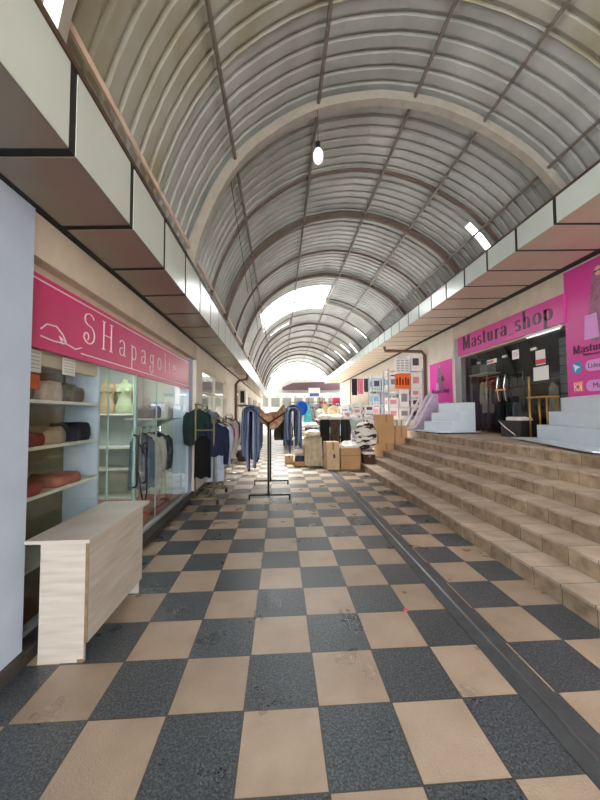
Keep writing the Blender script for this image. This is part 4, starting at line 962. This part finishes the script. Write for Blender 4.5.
# hanging goods rail behind the left piles
hr = thing('garment_rail', 'tall clothes rail at the left end of the market stall', 'rail', (1.1, 11.6, 0))
MB().tube([(-.75, 0, 0), (-.75, 0, 2.0), (1.2, 0, 2.0), (1.2, 0, 0)], .018, 8).build('rail_frame', M['black_metal'], hr)
for x in (-.75, 1.2): MB().box(x-.03, x+.03, -.3, .3, 0, .04).build('rail_foot', M['black_metal'], hr)
G3 = 'clothes on the tall stall rail'
for i, (x, c, w, h, sl_, l) in enumerate([(.62, (228, 226, 226), .34, .75, .45, 'white shirt at the left of the tall stall rail'), (1.0, (90, 196, 196), .3, .62, 0, 'turquoise top on the tall stall rail'), (1.25, (200, 198, 196), .32, .75, .4, 'black and white patterned top beside the turquoise one'), (1.5, (176, 168, 160), .32, .8, .4, 'patterned grey tunic on the tall stall rail'), (1.8, (44, 46, 56), .34, .8, .4, 'dark navy tunic on the tall stall rail'), (2.08, (150, 130, 110), .32, .7, .4, 'brown tunic at the right of the tall stall rail')]):
    m = cloth(*c) if i not in (2, 3, 5) else cloth(c[0], c[1], c[2], (34, 34, 38), 16)
    garment('top', l, 'clothes', (x, 11.6, 2.02), w, h, .14, m, .15*(i % 3-1), sl_, 120+i, group=G3)
b = MB()
b.grid(lambda u, v: (.21*math.sin(PI*.5*v)*math.cos(2*PI*u), .1*math.cos(PI*.5*v)-.1, .25*math.sin(PI*.5*v)*math.sin(2*PI*u)), 28, 8)
tag(b.build('blue_umbrella', cloth(40, 100, 200), loc=(.74, 11.42, 1.78), smooth=True, thick=.02), 'rounded bright blue umbrella shade hung before the turquoise top', 'umbrella')
folded((1.05, 11.2, 0), .4, .4, .6, cloth(214, 120, 130), 'rosy bundle of cloth on the floor below the tall stall rail')
folded((1.35, 11.2, 0), .3, .3, .5, cloth(60, 60, 66), 'dark bundle of cloth on the floor below the tall stall rail')

# goods racks on the terrace (white boxes, towels, signs)
def rack(label, loc, w, d, levels, H):
    t = thing('goods_shelving', label, 'shelf', loc)
    for z in levels: MB().box(-w/2, w/2, -d/2, d/2, z-.03, z).build('shelf', M['shelf'], t)
    for x in (-w/2, w/2):
        for y in (-d/2, d/2): MB().box(x-.02, x+.02, y-.02, y+.02, 0, H).build('post', M['trim_grey'], t)
    return t
ry = 11.0
rack('grey shelving stacked with white boxes on the terrace', (4.25, ry, 1.045), 1.2, .5, [.35, .75, 1.4, 2.0], 2.05)
boxes = [(3.92, .35, .34, .36), (4.3, .35, .36, .36), (4.7, .35, .34, .34), (3.92, .75, .36, .32), (4.3, .75, .34, .6), (4.7, .75, .34, .3), (4.7, 1.08, .32, .28), (3.95, 1.4, .34, .4), (4.35, 1.4, .36, .5), (4.72, 1.4, .34, .5), (4.3, 2.0, .38, .4), (4.72, 2.0, .36, .55)]
wh = ['left box of the lowest shelf', 'middle box of the lowest shelf', 'right box of the lowest shelf', 'left box of the second shelf', 'tall middle box of the second shelf', 'lower right box of the second shelf', 'upper right box of the second shelf', 'left box of the third shelf', 'middle box of the third shelf', 'right box of the third shelf', 'left box on top', 'right box on top']
for i, (x, z, w, h) in enumerate(boxes):
    m = M['white_card'] if i not in (2, 8) else (mat('sage_card', srgb(150, 170, 164), .7) if i == 8 else mat('pink_card', srgb(222, 190, 206), .7))
    carton('printed white product box, %s of the grey shelving' % wh[i], (x-.1, ry-.05, 1.047+z), w, .36, h, m, 0, 'boxes on the grey shelving', 'product_box', False, [(.2, .8, .3, .75)], [prt[i % 3]])
rack('second grey shelving farther along the terrace', (4.35, 13.3, 1.045), 1.2, .5, [.4, .9, 1.5], 2.1)
for i, (x, z, w, h, c) in enumerate([(3.9, .4, .32, .4, (214, 210, 212)), (4.3, .4, .36, .4, (170, 190, 206)), (4.72, .4, .34, .42, (226, 220, 214)), (3.92, .9, .34, .45, (196, 190, 196)), (4.3, .9, .34, .5, (150, 172, 190)), (4.7, .9, .32, .46, (224, 224, 226)), (3.95, 1.5, .36, .5, (180, 200, 214)), (4.35, 1.5, .34, .6, (228, 226, 226)), (4.74, 1.5, .32, .62, (120, 60, 70))]):
    carton(['lower', 'lower', 'lower', 'middle', 'middle', 'middle', 'upper', 'upper', 'upper'][i]+' shelf '+['left', 'centre', 'right'][i % 3]+' box of the second grey shelving', (x, 13.25, 1.047+z), w, .36, h, cloth(*c), 0, 'boxes on the second shelving', 'product_box', False, [(.2, .8, .3, .75)], [prt[i % 4]])
os_ = thing('orange_sign', 'orange placard with dark lettering hung on the grey shelving', 'sign', (4.15, 10.735, 2.42))
MB().box(-.27, .27, 0, .015, 0, .5).build('placard', mat('orange_placard', srgb(240, 110, 40), .5), os_)
b = MB()
for k, (x, h) in enumerate([(-.2, .22), (-.1, .26), (0.0, .2), (.1, .26), (.18, .22)]): b.box(x-.03, x+.03, -.004, 0, .12, .12+h)
b.build('dark_marks', cloth(130, 50, 24), os_)
pn = thing('price_sheet', 'white printed sheet hung above the orange placard', 'notice', (4.15, 10.738, 2.95))
MB().box(-.25, .25, 0, .012, 0, .5).build('sheet', M['white_card'], pn)
b = MB()
for k in range(5):
    for j in range(3): b.box(-.2+j*.15, -.1+j*.15, -.003, 0, .06+k*.085, .1+k*.085)
b.build('print_marks', M['trim_grey'], pn)
# towels hanging on a rail further back
tr = thing('towel_rail', 'metal rail carrying towels between the two shelvings', 'rail', (3.95, 14.6, 1.045))
MB().tube([(-.75, 0, 0), (-.75, 0, 2.1), (.75, 0, 2.1), (.75, 0, 0)], .018, 8).build('rail_frame', M['black_metal'], tr)
for i, (x, c, h, l) in enumerate([(3.38, (40, 38, 42), .75, 'black towel at the left of the towel rail'), (3.66, (206, 110, 130), .7, 'pink towel on the towel rail'), (3.95, (70, 70, 76), .6, 'grey towel in the middle of the towel rail'), (4.25, (60, 160, 140), 1.05, 'teal green towel at the right of the towel rail'), (4.5, (200, 196, 196), .9, 'white towel at the right end of the towel rail')]):
    b = MB(); b.grid(lambda u, v, h=h: ((u-.5)*.24, -.025+.02*math.sin(u*12), .02-h*v), 10, 6); b.grid(lambda u, v, h=h: ((u-.5)*.24, .03+.02*math.sin(u*12), .02-h*.8*v), 10, 6); b.grid(lambda u, v: ((u-.5)*.24, -.025+.055*v+.02*math.sin(u*12), .02+.012*math.sin(PI*v)), 10, 3)
    tag(b.build('towel', cloth(*c), loc=(x, 14.6, 3.145), smooth=True, thick=.008), l, 'towel', 'towels on the towel rail')
# lilac board with white hoses
lb = thing('lilac_board', 'tall lilac board leaning by the far white stand', 'board', (4.3, 10.2, 1.045), .15)
MB().prism([(-.1, 0), (.85, 0), (.85, 1.15), (.55, 1.2), (.3, .75)], -.03, .03, 'y').build('board', mat('lilac_board', srgb(206, 186, 214), .6), lb)
MB().box(.3, .36, .03, .25, 0, .3).build('prop', M['trim_grey'], lb)
for k in range(3):
    b = MB(); o_ = k*.13
    b.tube([(-.28+o_, 0, .03), (-.12+o_, 0, .1), (.05+o_, 0, .4), (.25+o_, 0, .8), (.45+o_, .02, 1.1)], .035, 8)
    tag(b.build('white_hose', cloth(226, 220, 224), loc=(4.05+.05*k, 10.07, 1.05), smooth=True), ['white padded tube leaning on the lilac board, farthest left', 'white padded tube leaning on the lilac board, middle one', 'white padded tube leaning on the lilac board, rightmost'][k], 'tube', 'white tubes on the lilac board')
# far clutter
for x, y, z0, w, h, c, l in [(1.9, 15.0, 0, .6, 1.7, (206, 214, 226), 'pale blue and white goods crate far down the passage'), (2.7, 15.5, 0, .6, 1.9, (196, 120, 130), 'rose goods crate far down the passage'), (3.2, 13.5, 0, .6, 1.7, (120, 118, 124), 'grey goods crate beside the terrace'), (.4, 16.5, 0, .5, 1.1, (110, 120, 90), 'olive goods crate far down the passage, left of the others'), (2.3, 13.2, 0, .6, 1.6, (150, 150, 156), 'silver grey goods crate behind the tall rail')]:
    carton(l, (x, y, z0), w, .5, h, cloth(*c, (60, 60, 66), 8), 0, name='goods_crate', prints=[(.15, .85, .5, .9)], patch=[prt[int(x*10) % 4]])
bn = thing('hanging_sign', 'white sign with blue print high on the far stall', 'sign', (1.6, 15.2, 0))
MB().box(-.27, .27, -.02, 0, 2.35, 2.8).build('panel', M['white_card'], bn); MB().box(-.22, .22, -.025, -.02, 2.42, 2.55).build('blue_print', cloth(90, 110, 170), bn)
for x in (-.25, .25): MB().box(x-.015, x+.015, 0, .03, 0, 2.8).build('pole', M['black_metal'], bn)
for x, l in ((2.25, 'red pink hanging bag left of its pair at the far stall'), (2.75, 'red pink hanging bag right of its pair at the far stall')):
    bag(l, (2.0, 15.0, 1.703) if x < 2.5 else (2.7, 15.5, 1.903), .4, .2, .45, cloth(200, 70, 96), 'red bags at the far stall')

tag(MB().lathe([(.002, 0), (.02, .001), (.016, .008), (.004, .01)], n=7).build('plastic_scrap', mat('pink_scrap', srgb(230, 70, 110), .5), loc=(1.0, 2.62, .001)), 'tiny pink scrap lying on a tan floor tile near the drain', 'litter')

# crumpled whites heaped over the throw
def crumple(label, loc, w, d, h, m, sd, name='crumpled_garment', group='crumpled white clothes before the stall'):
    b = MB()
    def fn(u, v):
        a = 2*PI*u; p = PI*v; k = 1+.14*math.sin(4*a+3*p+sd)+.1*math.sin(9*a-5*p+sd*2)+.07*math.sin(13*a+8*p+sd)
        return (w/2*math.cos(a)*math.sin(p)**.8*k, d/2*math.sin(a)*math.sin(p)**.8*k, h*(.5+.5*math.cos(p)*(1 if p < PI/2 else .98))*(1+.12*math.sin(5*a+sd)*(p < PI/2)))
    b.grid(fn, 30, 16); return tag(b.build(name, m, loc=loc, smooth=True), label, 'clothes', group)
crumple('crumpled cream garment lying on top of the beige throw', (1.0, 9.93, .885), .46, .3, .2, cloth(228, 220, 204), 1)
crumple('crumpled white garment behind the throw, on the right pile', (1.0, 10.36, 1.1), .44, .36, .2, cloth(238, 234, 228), 2)
crumple('crumpled ivory garment on the rear pile', (.74, 10.74, 1.0), .44, .36, .26, cloth(232, 226, 214), 3)
crumple('crumpled white garment on top of the left pile', (.6, 10.2, .69), .4, .36, .16, cloth(236, 232, 226), 4)
crumple('crumpled white cloth on the right end of the stall table', (2.78, 10.05, 1.412), .3, .22, .12, cloth(240, 236, 232), 5)
crumple('crumpled white cloth between the boxes on the stall table', (2.28, 10.02, 1.412), .26, .2, .11, cloth(232, 230, 230), 6)
crumple('crumpled sage cloth on the left back of the stall table', (1.3, 10.5, 1.412), .3, .3, .3, cloth(196, 204, 190), 7)
b = MB(); b.grid(lambda u, v: (.26*(u-.5)+.03*math.sin(v*6), -.03+.03*math.sin(u*14+v*3), -.62*v), 12, 10)
tag(b.build('olive_scarf', cloth(96, 96, 70), loc=(.02, 7.3, 1.62), smooth=True, thick=.012), 'olive scarf hanging between the fork arms at the back of the black stand', 'scarf')
r3 = thing('clothes_rack', 'plain steel clothes rail farther along the left wall than the olive rack', 'rack', (-1.28, 8.3, 0))
rod(r3, [(0, -.5, .05), (0, -.5, 1.55), (0, .5, 1.55), (0, .5, .05)], .014, M['chrome'], 'rail_frame')
for y in (-.5, .5): rod(r3, [(-.22, y, .02), (.22, y, .02)], .016, M['chrome'], 'foot_bar'); MB().box(-.02, .02, y-.02, y+.02, .0, .06).build('joint', M['chrome'], r3)
for i, (y, c, h, sl_, l) in enumerate([(7.92, (206, 196, 182), .8, .5, 'cream knit nearest on the plain steel rail'), (8.22, (60, 50, 54), .95, .4, 'dark plum dress in the middle of the plain steel rail'), (8.55, (214, 210, 206), .7, .5, 'white knit farthest on the plain steel rail')]):
    garment('knitwear', l, 'clothes', (-1.28, y, 1.568), .42, h, .13, cloth(*c), .3, sl_, 150+i, group='clothes on the plain steel rail')
